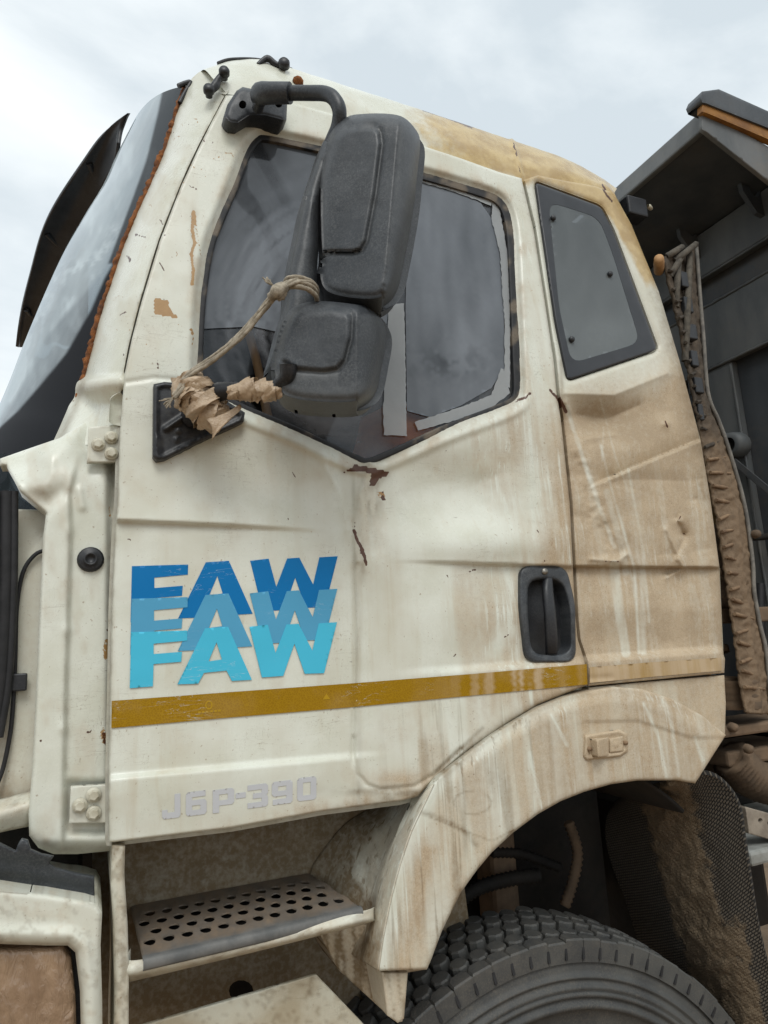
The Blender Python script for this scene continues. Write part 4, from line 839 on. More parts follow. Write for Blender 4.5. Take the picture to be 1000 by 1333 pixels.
def ropes():
    rt = empty('rope', tuple(P(240, 490, y=-.12)), 'frayed pale rope tying the mirror stalk down to its bracket', 'rope')
    base = [(410, 380, -.215), (404, 370, -.245), (388, 366, -.25), (370, 372, -.25), (356, 386, -.245), (338, 408, -.22), (318, 432, -.20), (296, 452, -.18), (270, 472, -.15), (246, 488, -.135), (236, 505, -.13), (228, 516, -.125)]
    for k in range(4):
        o_ = [(x + 2.6 * math.cos(i * .9 + k * 1.57), y + 2.6 * math.sin(i * .9 + k * 1.57), d + .005 * math.sin(i * .7 + k)) for i, (x, y, d) in enumerate(base)]
        tube('strand', [P(x, y, y=d) for x, y, d in o_], .0042, ROPE, rt, 7, wob=.25)
    for k in range(3):
        tube('loop', [P(x, y + k * 6, y=d) for x, y, d in [(372, 366, -.215), (376, 362, -.24), (388, 361, -.252), (402, 365, -.25), (411, 373, -.235), (413, 380, -.21)]], .0052, ROPE, rt, 7, wob=.2)
    tube('knot', [P(352, 388, y=-.25), P(360, 380, y=-.262), P(368, 374, y=-.255), P(364, 384, y=-.25), P(356, 384, y=-.26)], [.008, .013, .011, .012, .006], ROPE, rt, 9, wob=.3)
    for i in range(26):
        bx, by, bd = ((352, 372, -.25) if i < 9 else (222, 518, -.125)); a = random.uniform(-2.6, -.6) if i < 9 else random.uniform(1.3, 3.0)
        l = random.uniform(6, 14); tube('fray', [P(bx + 4, by, y=bd), P(bx + l * .5 * math.cos(a), by + l * .6 * math.sin(a), y=bd - .004), P(bx + l * math.cos(a) + random.uniform(-3, 3), by + l * math.sin(a), y=bd)], .0014, ROPE, rt, 5, n=3)
ropes()
# ---- roof brackets
def clampb(pts, y, parent):
    b = tube('marker_bracket', [P(a, c, y=y) for a, c in pts], [.008, .012, .009, .012], BLACKC, parent, 8)
    for (a, c) in (pts[0], pts[-1]): lathe('bracket_knob', [(0, -.018), (.01, -.018), (.014, -.012), (.014, 0), (.009, .002), (.009, .012)], P(a, c, y=y - .004), (.2, 1, -.2), BLACKC, b, 14)
clampb([(272, 120), (280, 112), (284, 104), (292, 97)], .10, TR)
tube('marker_bracket', [P(336, 84, y=.16), P(348, 76, y=.16), P(360, 84, y=.155), P(372, 86, y=.15)], [.006, .009, .008, .012], BLACKC, TR, 8)
lathe('bracket_knob', [(0, -.02), (.011, -.02), (.016, -.014), (.016, 0), (.01, .002)], P(370, 86, y=.145), (.3, 1, 0), BLACKC, TR, 14)
tube('roof_seal', [P(a, c, y=.2) for a, c in [(284, 83), (302, 78), (340, 79), (380, 91)]], .006, RUBBER, TR, 7)
lathe('rust_lump', [(0, -.012), (.012, -.008), (.016, 0), (.011, .01), (0, .014)], P(388, 106, y=.12), (.2, .3, 1), RUSTM, TR, 9)
tube('screen_trim', [P(a, c, y=.222) for a, c in [(232, 112), (242, 108), (248, 108), (240, 122), (234, 134)]], .0065, BLACKC, TR, 7)
# ---- fender
FO = [(570, 1013), (608, 981), (640, 957), (700, 921), (735, 907), (764, 900), (800, 894), (835, 897), (875, 910), (915, 932), (945, 957)]
FI = [(905, 1020), (880, 1016), (830, 1016), (795, 1021), (760, 1031), (730, 1043), (700, 1060), (668, 1084), (640, 1110), (620, 1134), (600, 1162), (575, 1213), (562, 1248), (556, 1262)]
RIDGE = [(565, 1020), (552, 1046), (535, 1082), (520, 1126), (508, 1172), (498, 1222), (492, 1264)]
def f_dust(x, y):
    s = streaks(x, y, 12, 200, 3); s2 = streaks(x, y, 20, 260, 8)
    d = .70 + .27 * ss(620, 800, x) + .35 * (s2 - .5) - .3 * ss(.5, .66, s) * (1 - .45 * ss(760, 860, x))
    for pl in ([(838, 915), (858, 960), (868, 1012)], [(862, 905), (876, 950), (884, 1010)], [(718, 930), (738, 970)], [(905, 960), (915, 990)], [(690, 980), (706, 1060)]): d -= .55 * stroke(x, y, pl, 3.4, 1.6)
    d -= .55 * gs(dist(x, y, [(q[0] + 4, q[1]) for q in RIDGE]) / 11) + .25 * gs((dist(x, y, FO) - 6) / 8) * (1 - ss(700, 800, x)); d += .5 * gs(dist(x, y, [(560, 1110), (545, 1160), (535, 1220), (530, 1260)]) / 13); return np.clip(d, 0, 1)
def f_grime(x, y):
    s = streaks(x, y, 14, 120, 12); g = .5 * ss(.5, .66, s) * (1 - ss(640, 760, x)) * ss(960, 1040, y) + .4 * gs(dist(x, y, FI) / 6)
    g += .6 * stroke(x, y, [(552, 1058), (580, 1068), (608, 1084), (620, 1100)], 6, 4) * fbm(x / 5, y / 5) * 1.8 + .5 * gs(dist(x, y, FO[:6]) / 5)
    g += .45 * gs(np.abs(np.hypot((x - 615) / 1.6, y - 1045) - 15) / 1.2) * ss(.4, .6, fbm(x / 12, y / 12)) + .8 * gs((x - 546) / 3, (y - 1056) / 3) + .5 * stroke(x, y, [(560, 1064), (640, 1095), (690, 1070)], 1.5, 1)
    return np.clip(g * .8, 0, 1)
def f_rust(x, y): return stroke(x, y, [(605, 1002), (614, 1000), (618, 1008), (608, 1012)], 2, 1) * .45 + stroke(x, y, [(535, 1075), (530, 1090), (528, 1110)], 2, 1) * .5
fender = panel('fender', FO + FI + RIDGE[::-1], PAINT, TR, mapY(-.028), (), 2.8,
    lambda x, y: .002 * (fbm(x / 50, y / 50) - .5) - .010 * (1 - ss(0, 22, dist(x, y, FO))) * ss(560, 620, x) + .006 * gs((dist(x, y, FO) - 26) / 6) * 0 - .004 * ss(-2, 2, (y - Ym(x, [700, 760, 830, 900], [960, 940, 938, 960]))) * ss(740, 780, x), .006, 4, .06, None, False, PA(f_dust, f_grime, None, f_rust, None, lambda x, y: 1.0 - .45 * ss(680, 820, x), lambda x, y: .6 * (1 - ss(640, 760, x)))); part('white wheel arch streaked with dried mud', fender)
# front return of the fender, running in towards the step
R2 = [(x, y, -.028) for x, y in RIDGE]
F2 = [(546, 1036, .03), (522, 1062, .09), (498, 1098, .13), (482, 1136, .14), (474, 1172, .13), (470, 1205, .12), (460, 1244, .12)]
F1 = [((a[0] + b[0]) / 2, (a[1] + b[1]) / 2, (a[2] + b[2]) / 2 - .02) for a, b in zip(R2, F2)]
F3 = [(540, 1030, .12), (495, 1046, .27), (452, 1070, .275), (424, 1102, .28), (404, 1134, .28), (404, 1170, .28), (412, 1212, .28)]
loft('fender_return', [R2, F1, F2, F3], PAINT, fender, 90, 14, False, .003, PA(lambda x, y: np.clip(.4 + .5 * (streaks(x, y, 14, 160, 5) - .5) + .3 * ss(1180, 1240, y), 0, 1),
    lambda x, y: np.clip(.85 * (1 - ss(-14, 14, (x - Ym(y, [1040, 1090, 1140, 1180], [520, 484, 452, 490]) + 30 * (fbm(x / 16, y / 16, 4) - .5)))) + .4 * ss(.5, .66, fbm(x / 8, y / 12)) * gs((x - 470) / 30), 0, 1), None, None, None, S1(.9), S1(.6))).matrix_parent_inverse = Matrix()
MK = [(762, 957), (806, 950), (817, 955), (818, 978), (808, 985), (764, 990), (760, 985)]
mk = panel('marker_lamp_base', MK, DUSTY, TR, mapY(-.030), (), 3, lambda x, y: .004 * gs((dist(x, y, MK, True) - 3) / 2.5) + .0, .003, 2.5, .012, None, False, PA(lambda x, y: .7 + 0 * x))
panel('lamp_stub', [(776, 963), (792, 960), (793, 984), (778, 986)], DUSTY, mk, mapY(lambda x, y: -.055 + .02 * ss(780, 793, x)), (), 3, None, .003, 2, .03, None, False, PA(lambda x, y: .65 + 0 * x))
panel('lamp_stub', [(794, 962), (811, 958), (812, 978), (794, 980)], DUSTY, mk, mapY(-.036), (), 3, lambda x, y: .004 * gs((x - 802) / 3, (y - 969) / 3), .003, 2, .012, None, False, PA(lambda x, y: .75 + 0 * x))
for b in ((768, 975), (815, 967)): lathe('screw', [(0, -.004), (.005, -.003), (.006, .004)], P(*b, y=-.036), (0, 1, 0), BROWN, mk, 10)
# ---- cab underside and wheel housing
WC = A((1.005, .36, .165)); WR = .735
hs = []
for t in np.linspace(48, 128, 20):
    a = math.radians(t); hs.append((1.08 + .62 * math.cos(a), .62 + .68 * math.sin(a)))
V = [(x, .06, z) for x, z in hs] + [(x, .75, z) for x, z in hs]; n_ = len(hs)
link('wheel_housing', V, [(i, i + 1, n_ + i + 1, n_ + i) for i in range(n_ - 1)], DARK, TR).modifiers.new('t', 'SOLIDIFY').thickness = .01
# ---- steps
ZS = float(P(185, 1250, y=-.02)[2])
def on_step(z): return mapZ(z)
st_out = [(168, 1180), (400, 1135), (471, 1182), (470, 1190), (320, 1220), (190, 1252), (184, 1246)]
st_out = [(169, 1178), (402, 1135), (470, 1180), (330, 1213), (186, 1246)]
sw_ = Pts(A(st_out), z=ZS); hole_c = []
for r in range(5):
    for c in range(12):
        if r % 2 and c == 11: continue
        u = (c + .5 + .5 * (r % 2)) / 12.2; v = .10 + r * .175
        a = sw_[0] * (1 - u) + sw_[1] * u; b = sw_[4] * (1 - u) + sw_[2] * u; q = a * (1 - v) + b * v
        hole_c.append(q)
hh = []
for q in hole_c:
    ring = [q + A((.0112 * math.cos(a), .0165 * math.sin(a), 0)) for a in np.linspace(0, 2 * math.pi, 13)[:-1]]
    pr = Pix(A(ring))
    if inside(pr[:, 0], pr[:, 1], offs(st_out, -4)).all() and random.random() > .04: hh.append([tuple(p) for p in pr])
def step_bump(x, y):
    b = np.zeros(len(x))
    for h in hh:
        c = np.mean(h, 0); r = np.hypot((x - c[0]) * .55, (y - c[1])); b += .0035 * gs((r - 6.4) / 1.8)
    return b + .0012 * fbm(x / 10, y / 10)
stp = panel('step_plate', st_out, STEEL, TR, mapZ(ZS), hh, 3, step_bump, .004, 4, .003, None, False, {'dust': lambda x, y: np.clip(.0 + .62 * ss(2, -7, y - Ym(x, [186, 470], [1246, 1180])) + .9 * (fbm(x / 9, y / 6) - .5), 0, .85)}, (0, 0, 1)); part('perforated steel step tread filled with mud', stp)
e0, e1, e2 = P(186, 1246, z=ZS), P(330, 1213, z=ZS), P(470, 1180, z=ZS)
fr = cat([e0, e1, e2], 12); V = []; 
prof = [(.004, .0005), (-.008, .000), (-.012, -.004), (-.013, -.016), (-.009, -.020), (.006, -.020)]
for p_ in fr:
    for a, b in prof: V.append(p_ + A((0, a, b)))
link('step_nosing', V, [(i * 6 + j, i * 6 + j + 1, (i + 1) * 6 + j + 1, (i + 1) * 6 + j) for i in range(len(fr) - 1) for j in range(5)], STEEL, stp).matrix_parent_inverse = Matrix()
panel('step_hole_backing', offs(st_out, -3), HOLE_BLACK, TR, mapZ(ZS - .035), (), 8, None, 0, 3, 0, nrm=(0, 0, 1))  # added dark sheet that paints the shade seen through the step holes
# step well: back wall, floor lip, post, side wall
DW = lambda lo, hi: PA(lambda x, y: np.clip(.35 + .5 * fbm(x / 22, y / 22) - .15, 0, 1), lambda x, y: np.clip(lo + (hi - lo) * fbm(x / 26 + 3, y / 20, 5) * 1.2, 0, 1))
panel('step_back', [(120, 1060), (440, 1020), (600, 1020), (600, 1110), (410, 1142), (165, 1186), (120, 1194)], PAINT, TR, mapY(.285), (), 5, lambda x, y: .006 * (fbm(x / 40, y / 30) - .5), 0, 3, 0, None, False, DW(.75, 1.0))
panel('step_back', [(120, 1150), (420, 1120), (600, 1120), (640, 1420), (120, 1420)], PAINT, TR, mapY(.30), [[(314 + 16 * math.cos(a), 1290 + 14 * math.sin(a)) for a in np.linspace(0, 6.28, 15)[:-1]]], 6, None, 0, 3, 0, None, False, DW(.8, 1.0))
loft('step_ledge', [[(168, 1236, .03), (178, 1250, .0), (330, 1218, .0), (472, 1186, .0), (490, 1180, .06)], [(168, 1262, .01), (176, 1268, -.006), (330, 1236, -.006), (474, 1200, -.006), (490, 1194, .06)], [(168, 1278, .06), (180, 1276, .06), (330, 1240, .06), (480, 1202, .06), (500, 1196, .06)]], PAINT, TR, 50, 6, False, .004, PA(lambda x, y: .3 + .6 * (fbm(x / 16, y / 8) - .4), lambda x, y: .4 * ss(.5, .66, fbm(x / 12, y / 6))))
panel('step_post', [(146, 1100), (163, 1102), (162, 1140), (166, 1200), (168, 1262), (167, 1420), (146, 1420), (149, 1300), (147, 1200), (144, 1150)], PAINT, TR, mapY(-.005), (), 4, lambda x, y: .006 * gs((x - 156) / 6), .006, 4, .28, None, False, PA(lambda x, y: .35 + .5 * (fbm(x / 9, y / 30) - .4), lambda x, y: .55 * ss(.5, .68, fbm(x / 7, y / 12)) * .8 + .4 * ss(1120, 1100, y)))
bb = panel('step_box', [(415, 1214), (470, 1200), (530, 1248), (556, 1262), (531, 1266), (524, 1330), (518, 1331), (512, 1328), (440, 1262)], DUSTY, TR, mapY(lambda x, y: .03 + .10 * ss(520, 440, x)), (), 4, lambda x, y: -.012 * (1 - ss(-6, 6, x - Ym(y, [1240, 1330], [500, 494]))), .004, 3, .12, None, False, PA(lambda x, y: .25 + .5 * (streaks(x, y, 5, 90) - .3), lambda x, y: .6 * ss(.45, .6, streaks(x, y, 5, 60, 4)) + .35 * ss(500, 480, x)))
panel('fender_foot', [(497, 1266), (531, 1266), (526, 1326), (518, 1332), (504, 1322)], DUSTY, TR, mapY(.0), (), 4, None, .004, 3, .1, None, False, PA(lambda x, y: .4 * streaks(x, y, 4, 60, 2) + .1, lambda x, y: .5 * ss(.5, .64, streaks(x, y, 4, 60, 7))))
# lower step
ZL = float(P(300, 1330, y=-.01)[2])
speck = paint_material('grit_speckled_cream', lin(176, 168, 146))
lz = [(150, 1345), (405, 1270), (412, 1269), (480, 1340), (480, 1430), (150, 1430)]
sl = panel('lower_step', lz, speck, TR, mapY(lambda x, y: .10 + .0 * x), (), 5, lambda x, y: -.0 * x, .003, 3, .005, None, False, PA(lambda x, y: .2 + 0 * x, lambda x, y: .35 * ss(.55, .7, fbm(x / 5, y / 5)) + .5 * gs(dist(x, y, [(405, 1272), (404, 1292)]) / 3)))
# ---- bumper and taped headlight
BO = [(-80, 1152), (0, 1158), (58, 1163), (110, 1172), (127, 1177), (133, 1188), (131, 1230), (133, 1300), (134, 1420), (-80, 1420)]
BI = [(-80, 1226), (0, 1229), (60, 1231), (88, 1231), (98, 1240), (104, 1290), (106, 1420), (-40, 1420), (-60, 1400)]
bmp = panel('bumper', BO, PAINT, TR, mapY(lambda x, y: -.045 - .02 * ss(60, -40, x)), [[(-60, 1228), (0, 1229), (60, 1231), (88, 1231), (98, 1240), (104, 1290), (107, 1405), (-60, 1405)]], 3.3,
    lambda x, y: .010 * gs((dist(x, y, BI) - 14) / 9), .014, 8, .22, None, False, PA(lambda x, y: .12 + .2 * ss(.55, .7, fbm(x / 12, y / 12)), lambda x, y: .5 * gs(dist(x, y, BI) / 4) + .25 * ss(.6, .72, fbm(x / 9, y / 9)), None, lambda x, y: stroke(x, y, [(20, 1185), (68, 1187)], 1.5, 1) * .5 + stroke(x, y, [(92, 1200), (102, 1190)], 3, 2) * .45), hrim=True)
part('white bumper corner around the taped headlight', bmp)
panel('headlight', [(-79, 1226), (104, 1228), (110, 1420), (-79, 1420)], BLACKC, bmp, mapY(.02), (), 8, None)
tp = NT('clear_brown_tape'); f = tp.noise(12, 5, .6, (1, 1, .5), .8); f2 = tp.noise(46, 4, .6, (1, 1, .35), 1.5)
tp.set('Base Color', tp.mix(tp.step(f, .35, .65), lin(164, 138, 112), lin(134, 110, 88))); tp.set('Roughness', .22); tp.set('Specular IOR Level', .6); tp.bump(tp.math('ADD', f, f2), .8, .008)
tph = panel('packing_tape', [(-79, 1233), (30, 1234), (82, 1232), (92, 1246), (98, 1300), (102, 1420), (-79, 1420)], tp.m, None, mapY(-.018), (), 4, lambda x, y: .010 * fbm(x / 26, y / 30, 4) + .005 * np.abs(np.sin(x / 11 + 2 * fbm(x / 20, y / 20))) * fbm(x / 15 + 4, y / 22) + .006 * ss(8, 14, x) * (1 - ss(60, 66, x)) * 0, .012, 10, .03)
tag(tph, 'wrinkled see-through brown tape sheet over the broken headlight in the white bumper', 'tape')
TRM = [(-60, 1090), (0, 1098), (20, 1108), (24, 1098), (28, 1092), (36, 1094), (40, 1106), (54, 1112), (70, 1115), (63, 1124), (72, 1130), (100, 1137), (123, 1141), (123, 1176), (110, 1179), (90, 1174), (50, 1170), (0, 1164), (-60, 1160)]
trm = panel('plastic_trim', TRM, BLACKP, TR, mapY(lambda x, y: -.02 + .03 * ss(1100, 1150, y) + 0 * x), (), 3.4, lambda x, y: .006 * gs((y - 1140 - .12 * (x - 60)) / 9), .003, 2.5, .008, attrs=blackdust(.15)); part('torn black plastic trim above the bumper', trm)
# ---- wheel
whl = bpy.data.objects.new('front_wheel', None); COL.objects.link(whl); whl.parent = TR; whl.matrix_parent_inverse = Matrix.Translation(TR.location).inverted(); whl.matrix_world = Matrix()
def tyre_prof(r):  # (radius, y) from the bead outwards over the tread to the inner side
    return [(.30, .03), (.33, .012), (.38, .0), (.384, -.005), (.39, .0), (.44, -.004), (.470, -.004), (.472, -.012), (.480, -.012), (.482, -.004), (.49, -.003), (.492, -.010), (.498, -.010), (.50, -.002), (.504, -.008), (.510, -.008), (.512, -.001), (.520, .001), (.522, -.004), (.526, -.004), (.528, .003), (.535, .004), (.555, .010), (.565, .013), (.572, .022), (.574, .05), (.578, .15), (.574, .25), (.560, .29), (.48, .30), (.30, .27)]
WY = .075
def wl(o): o.matrix_parent_inverse = Matrix(); return o
TS = WR / .595
wl(lathe('tyre', [(r * TS, y + WY) for r, y in tyre_prof(0)], (WC[0], 0, WC[2]), (0, 1, 0), TYRE, whl, 160))
# tread: shoulder scallops and staggered six-sided blocks
V = []; Fc = []
def block(ang, y, da, dy, r0, r1, shape):
    n0 = len(V); m = len(shape); r1 = r1 - random.uniform(0, .006); ang += random.uniform(-.0015, .0015)
    for rr, k in ((r0, 1.0), (r1 - .004, 1.0), (r1, .86)):
        for (sa, sy2) in shape:
            a = ang + sa * da * k; V.append((WC[0] + rr * math.cos(a), y + sy2 * dy * k, WC[2] + rr * math.sin(a)))
    for l in range(2):
        for j in range(m): Fc.append((n0 + l * m + j, n0 + l * m + (j + 1) % m, n0 + (l + 1) * m + (j + 1) % m, n0 + (l + 1) * m + j))
    Fc.append(tuple(n0 + 2 * m + j for j in range(m)))
HEX = [(-.5, -.22), (-.5, .22), (-.2, .5), (.2, .5), (.5, .22), (.5, -.22), (.2, -.5), (-.2, -.5)]
NB = 86
for row, yy in enumerate((.062, .113, .164, .215)):
    for i in range(NB):
        a = 2 * math.pi * (i + .5 * (row % 2)) / NB; block(a, WY + yy, 2 * math.pi / NB * .84, .045, .552 * TS, (.595 + .004 * (row in (1, 2))) * TS, HEX)
SHO = [(-.5, -.5), (-.5, .1), (-.28, .42), (.28, .42), (.5, .1), (.5, -.5)]
for i in range(NB):
    a = 2 * math.pi * (i + .5) / NB; block(a, WY + .020, 2 * math.pi / NB * 1.0, .042, .55 * TS, .592 * TS, SHO)
tr_ = wl(link('tread', V, Fc, TYRE, whl, False)); tr_['kind'] = 'stuff'
import bmesh
bm = bmesh.new(); bm.from_mesh(tr_.data); bmesh.ops.recalc_face_normals(bm, faces=bm.faces); bm.to_mesh(tr_.data); bm.free()
V = []; Fc = []
for i in range(NB):
    a = 2 * math.pi * i / NB
    for q in (0,):
        n0 = len(V)
        for (da, r, y) in ((-.005, .556, -.001), (.005, .556, -.001), (.005, .576, .003), (-.005, .576, .003), (-.005, .556, .02), (.005, .556, .02), (.005, .576, .02), (-.005, .576, .02)):
            V.append((WC[0] + r * TS * math.cos(a + da), WY + y - .004, WC[2] + r * TS * math.sin(a + da)))
        Fc += [tuple(n0 + k for k in f) for f in ((0, 1, 2, 3), (0, 4, 5, 1), (1, 5, 6, 2), (2, 6, 7, 3), (3, 7, 4, 0))]
wl(link('shoulder_notch', V, Fc, RUBBER, whl, False))['kind'] = 'stuff'
wl(lathe('rim', [(.02, .10), (.12, .09), (.14, .05), (.2, .10), (.27, .12), (.285, .05), (.30, .03), (.305, .05)], (WC[0], WY, WC[2]), (0, 1, 0), BROWN, whl, 48))
# ---- mud flap
MFr = [(868, 1016, .02), (925, 1012, -.005), (958, 1040, -.01), (968, 1090, -.005), (978, 1150, .0), (990, 1215, .01), (1010, 1290, .02), (1030, 1380, .03)]
MFm = [(850, 1024, .12), (880, 1040, .12), (895, 1080, .13), (905, 1120, .13), (915, 1180, .13), (925, 1240, .13), (945, 1310, .14), (960, 1400, .15)]
MFl = [(800, 1040, .42), (788, 1060, .46), (786, 1090, .48), (795, 1130, .5), (815, 1180, .5), (835, 1240, .5), (860, 1300, .5), (880, 1400, .5)]
mf = loft('mud_flap', [MFr, MFm, MFl], WEAVE, TR, 120, 40, False, 0, {'dust': lambda x, y: np.clip(1.0 * gs((x - Ym(y, [1020, 1100, 1200, 1333], [865, 882, 910, 955])) / 38) + .12 * fbm(x / 14, y / 20, 4) + .35 * gs((x - Ym(y, [1020, 1333], [935, 985])) / 14) * ss(1120, 1220, y), 0, 1)}, lambda x, y: .022 * (fbm(x / 10, y / 12, 5) - .35) * gs((x - Ym(y, [1020, 1100, 1200, 1333], [865, 880, 905, 950])) / 40) + .008 * np.sin(x / 22))
part('hanging woven rubber mud flap crusted with mud', mf)
uv = mf.data.uv_layers.new(name='UVMap'); vco = np.array([v.co for v in mf.data.vertices]); R_ = 81
g3 = vco.reshape(120, -1, 3); su = np.cumsum(np.r_[np.zeros((1, g3.shape[1])), np.linalg.norm(np.diff(g3, axis=0), axis=2)], 0); sv = np.cumsum(np.c_[np.zeros((120, 1)), np.linalg.norm(np.diff(g3, axis=1), axis=2)], 1)
su = np.repeat(su.mean(1)[:, None], g3.shape[1], 1); sv = np.repeat(sv.mean(0)[None], 120, 0); uvv = np.stack([sv, su], 2).reshape(-1, 2)
for lp in mf.data.loops: uv.data[lp.index].uv = uvv[lp.vertex_index]
mf.modifiers.new('t', 'SOLIDIFY').thickness = .014
# ---- chassis and things under the cab
box('frame_rail', (-.4, .78, .72), (7.0, .86, 1.0), DARK, TR, .01); box('frame_rail', (-.4, 1.64, .72), (7.0, 1.72, 1.0), DARK, TR, .01)
box('engine', (.2, .90, .75), (1.7, 1.6, 1.25), DARK, TR, .05)
box('cab_floor', (.0, .32, 1.26), (1.55, 2.3, 1.32), DARK, TR, .02)
box('inner_wing', (.2, .66, .55), (1.7, .70, 1.3), DARK, TR, .01)
tube('axle', [(WC[0], .2, WC[2]), (WC[0], 2.3, WC[2])], .07, DARK, TR, 12)
def hose(pts, y, r, mat, nm='corrugated_hose'):
    c = cat([P(a, b, y=y) for a, b in pts], 8); c = resample(c, max(12, int(np.linalg.norm(np.diff(c, axis=0), axis=1).sum() / .0075))); tube(nm, c, [r * (1 + .38 * (i % 2)) for i in range(len(c))], mat, TR, 9, raw=True)
hose([(575, 1240), (586, 1190), (615, 1160), (660, 1145), (700, 1140)], .45, .016, DARK); hose([(735, 1180), (745, 1150), (752, 1110), (740, 1070)], .5, .014, MUD); hose([(640, 1110), (680, 1112), (730, 1130)], .5, .012, DARK)
box('spring_bracket', (1.15, .50, .75), (1.24, .62, 1.12), MUD, TR, .02); box('shock_mount', (.95, .48, .95), (1.05, .6, 1.2), DARK, TR, .02)
# ---- cab shell behind: rear wall, far side, floor, bulkhead so the inside is closed
rq = A([mapS(.03)(A([q]))[0] for q in REAR_E]); V = list(rq) + [A((p_[0] + .02, 2.44, p_[2])) for p_ in rq]; n_ = len(rq)
link('cab_rear_wall', V, [(i, i + 1, n_ + i + 1, n_ + i) for i in range(n_ - 1)], DUSTY, TR)
fs = [(.25, 2.95), (.04, 2.2), (.04, 1.3), (1.6, 1.3), (1.62, 2.3), (1.45, 2.95)]
hole = [(.30, 2.8), (.22, 2.35), (1.05, 2.3), (1.0, 2.85)]
def farw(p): return [(x, 2.48, z) for x, z in p]
link('far_side', farw([(.0, 1.3), (1.62, 1.3), (1.72, 2.3), (1.60, 3.06), (.20, 3.10), (-.1, 2.0)]), [(0, 1, 2, 3, 4, 5)], SEATM, TR, False)
link('far_window', [(x, 2.46, z) for x, z in ((.2, 2.28), (1.06, 2.28), (1.04, 2.87), (.3, 2.87))], [(0, 1, 2, 3)], FILM, TR, False)
box('headliner', (.42, .22, 2.99), (1.66, 2.46, 3.01), SEATM, TR, 0)
box('dashboard', (-.12, .35, 1.75), (.30, 2.2, 2.05), SEATM, TR, .05)
seat = box('seat_cushion', (.62, .35, 1.72), (1.12, .90, 1.88), SEATM, TR, .05); seat.name = 'seat'
box('backrest', (1.02, .36, 1.86), (1.18, .88, 2.55), SEATM, seat, .06).matrix_parent_inverse = Matrix(); box('headrest', (1.06, .48, 2.58), (1.16, .76, 2.76), SEATM, seat, .04).matrix_parent_inverse = Matrix()
sw = lathe('steering_wheel', [(.225 + .016 * math.cos(a), .016 * math.sin(a)) for a in np.linspace(0, 2 * math.pi, 9)], (.36, .62, 2.12), (-.55, 0, .84), BLACKC, TR, 40)
box('rear_bunk', (1.2, .3, 1.4), (1.5, 2.3, 1.9), SEATM, TR, .05); box('cabin_lining', (.2, .28, 1.33), (.22, 2.3, 1.8), SEATM, TR, 0)
wp = tube('wooden_pole', [P(318, 415, y=.085), P(334, 470, y=.085), P(352, 560, y=.085)], .011, WOODM, None, 9); tag(wp, 'bare wooden pole standing inside the cab behind the door window', 'pole')
oc = lathe('orange_cloth', [(0, .05), (.05, .06), (.09, .03), (.11, -.01), (.12, -.06), (.10, -.10)], P(520, 560, y=.15), (0, 0, 1), ORANGE, None, 14)
for v in oc.data.vertices: v.co += Vector(_rs.randn(3) * .008)
tag(oc, 'crumpled orange cloth inside the cab at the bottom of the door window', 'cloth')
# ---- behind the cab: broken fairing, filters, pipes
FAIRM = simple('torn_fibre_fairing', lin(70, 64, 56), lin(48, 44, 40), .85, 26, .6, .004, dustc=lin(126, 106, 84), speck=.3)
FR = [(905, 322), (909, 380), (914, 440), (920, 512), (934, 548), (948, 588), (968, 660), (978, 732), (980, 770), (988, 815), (996, 850), (1003, 930)]
FLf = [(864, 334), (880, 400), (889, 440), (901, 500), (912, 560), (926, 630), (938, 690), (946, 740), (954, 800), (961, 850), (972, 928)]
fair = loft('rear_fairing', [[(x, y, .20) for x, y in FR], [((a[0] + b[0]) / 2, (a[1] + b[1]) / 2, .16) for a, b in zip(resample(A(FR), 11), resample(A(FLf), 11))], [(x, y, .13) for x, y in FLf]], FAIRM, TR, 260, 22, False, .01, {'dust': lambda x, y: np.clip(ss(520, 640, y) * (.5 + .9 * fbm(x / 9, y / 14)) + .25 * fbm(x / 7, y / 9), 0, 1)},
    lambda x, y: .013 * (fbm(x / 4.5, y / 6, 4) - .5)  + .010 * np.exp(-np.abs(x - Ym(y, [322, 520, 660, 930], [893, 912, 956, 988])) / 3)); part('torn brown inner face of the fairing behind the cab', fair)
tube('fairing_edge', [P(x + 2, y, y=.19) for x, y in FR], .007, simple('grey_fibreglass', lin(128, 124, 116), lin(92, 90, 86), .7, 30, .4, .002), fair, 8).matrix_parent_inverse = Matrix()
for i, (a, b) in enumerate([((868, 334), (888, 322)), ((878, 340), (906, 318)), ((872, 360), (890, 330)), ((880, 400), (884, 330)), ((892, 470), (898, 330))]):
    tube('broken_slat', [P(*a, y=.14), P((a[0] + b[0]) / 2, (a[1] + b[1]) / 2, y=.13), P(*b, y=.15)], .012, simple('weathered_grey', lin(96, 90, 80), lin(62, 58, 52), .85, 40, .5, .003) if i == 0 else bpy.data.materials['weathered_grey'], fair, 6).matrix_parent_inverse = Matrix()
for i in range(30):
    t = (i + .5) / 30; yy = 345 + t * 560; xa, xb = float(Ym(yy, [334, 400, 500, 560, 630, 690, 740, 850, 928], [866, 882, 903, 914, 928, 940, 948, 963, 974])), float(Ym(yy, [q[1] for q in FR], [q[0] for q in FR])) - 3
    xb = xa + (xb - xa) * random.uniform(.6, .95); dy = random.uniform(-5, 5)
    tube('fairing_rib', [P(xa, yy + dy, y=.122), P((xa + xb) / 2, yy, y=.15), P(xb, yy - dy, y=.188)], [.006, random.uniform(.004, .008), .004], BROWN if t > .42 else FAIRM, fair, 6, n=5, wob=.35).matrix_parent_inverse = Matrix()
lathe('wood_plug', [(0, -.03), (.016, -.03), (.018, .0), (.017, .06)], P(858, 342, y=.12), (.7, .7, 0), WOODM, fair, 12).matrix_parent_inverse = Matrix()
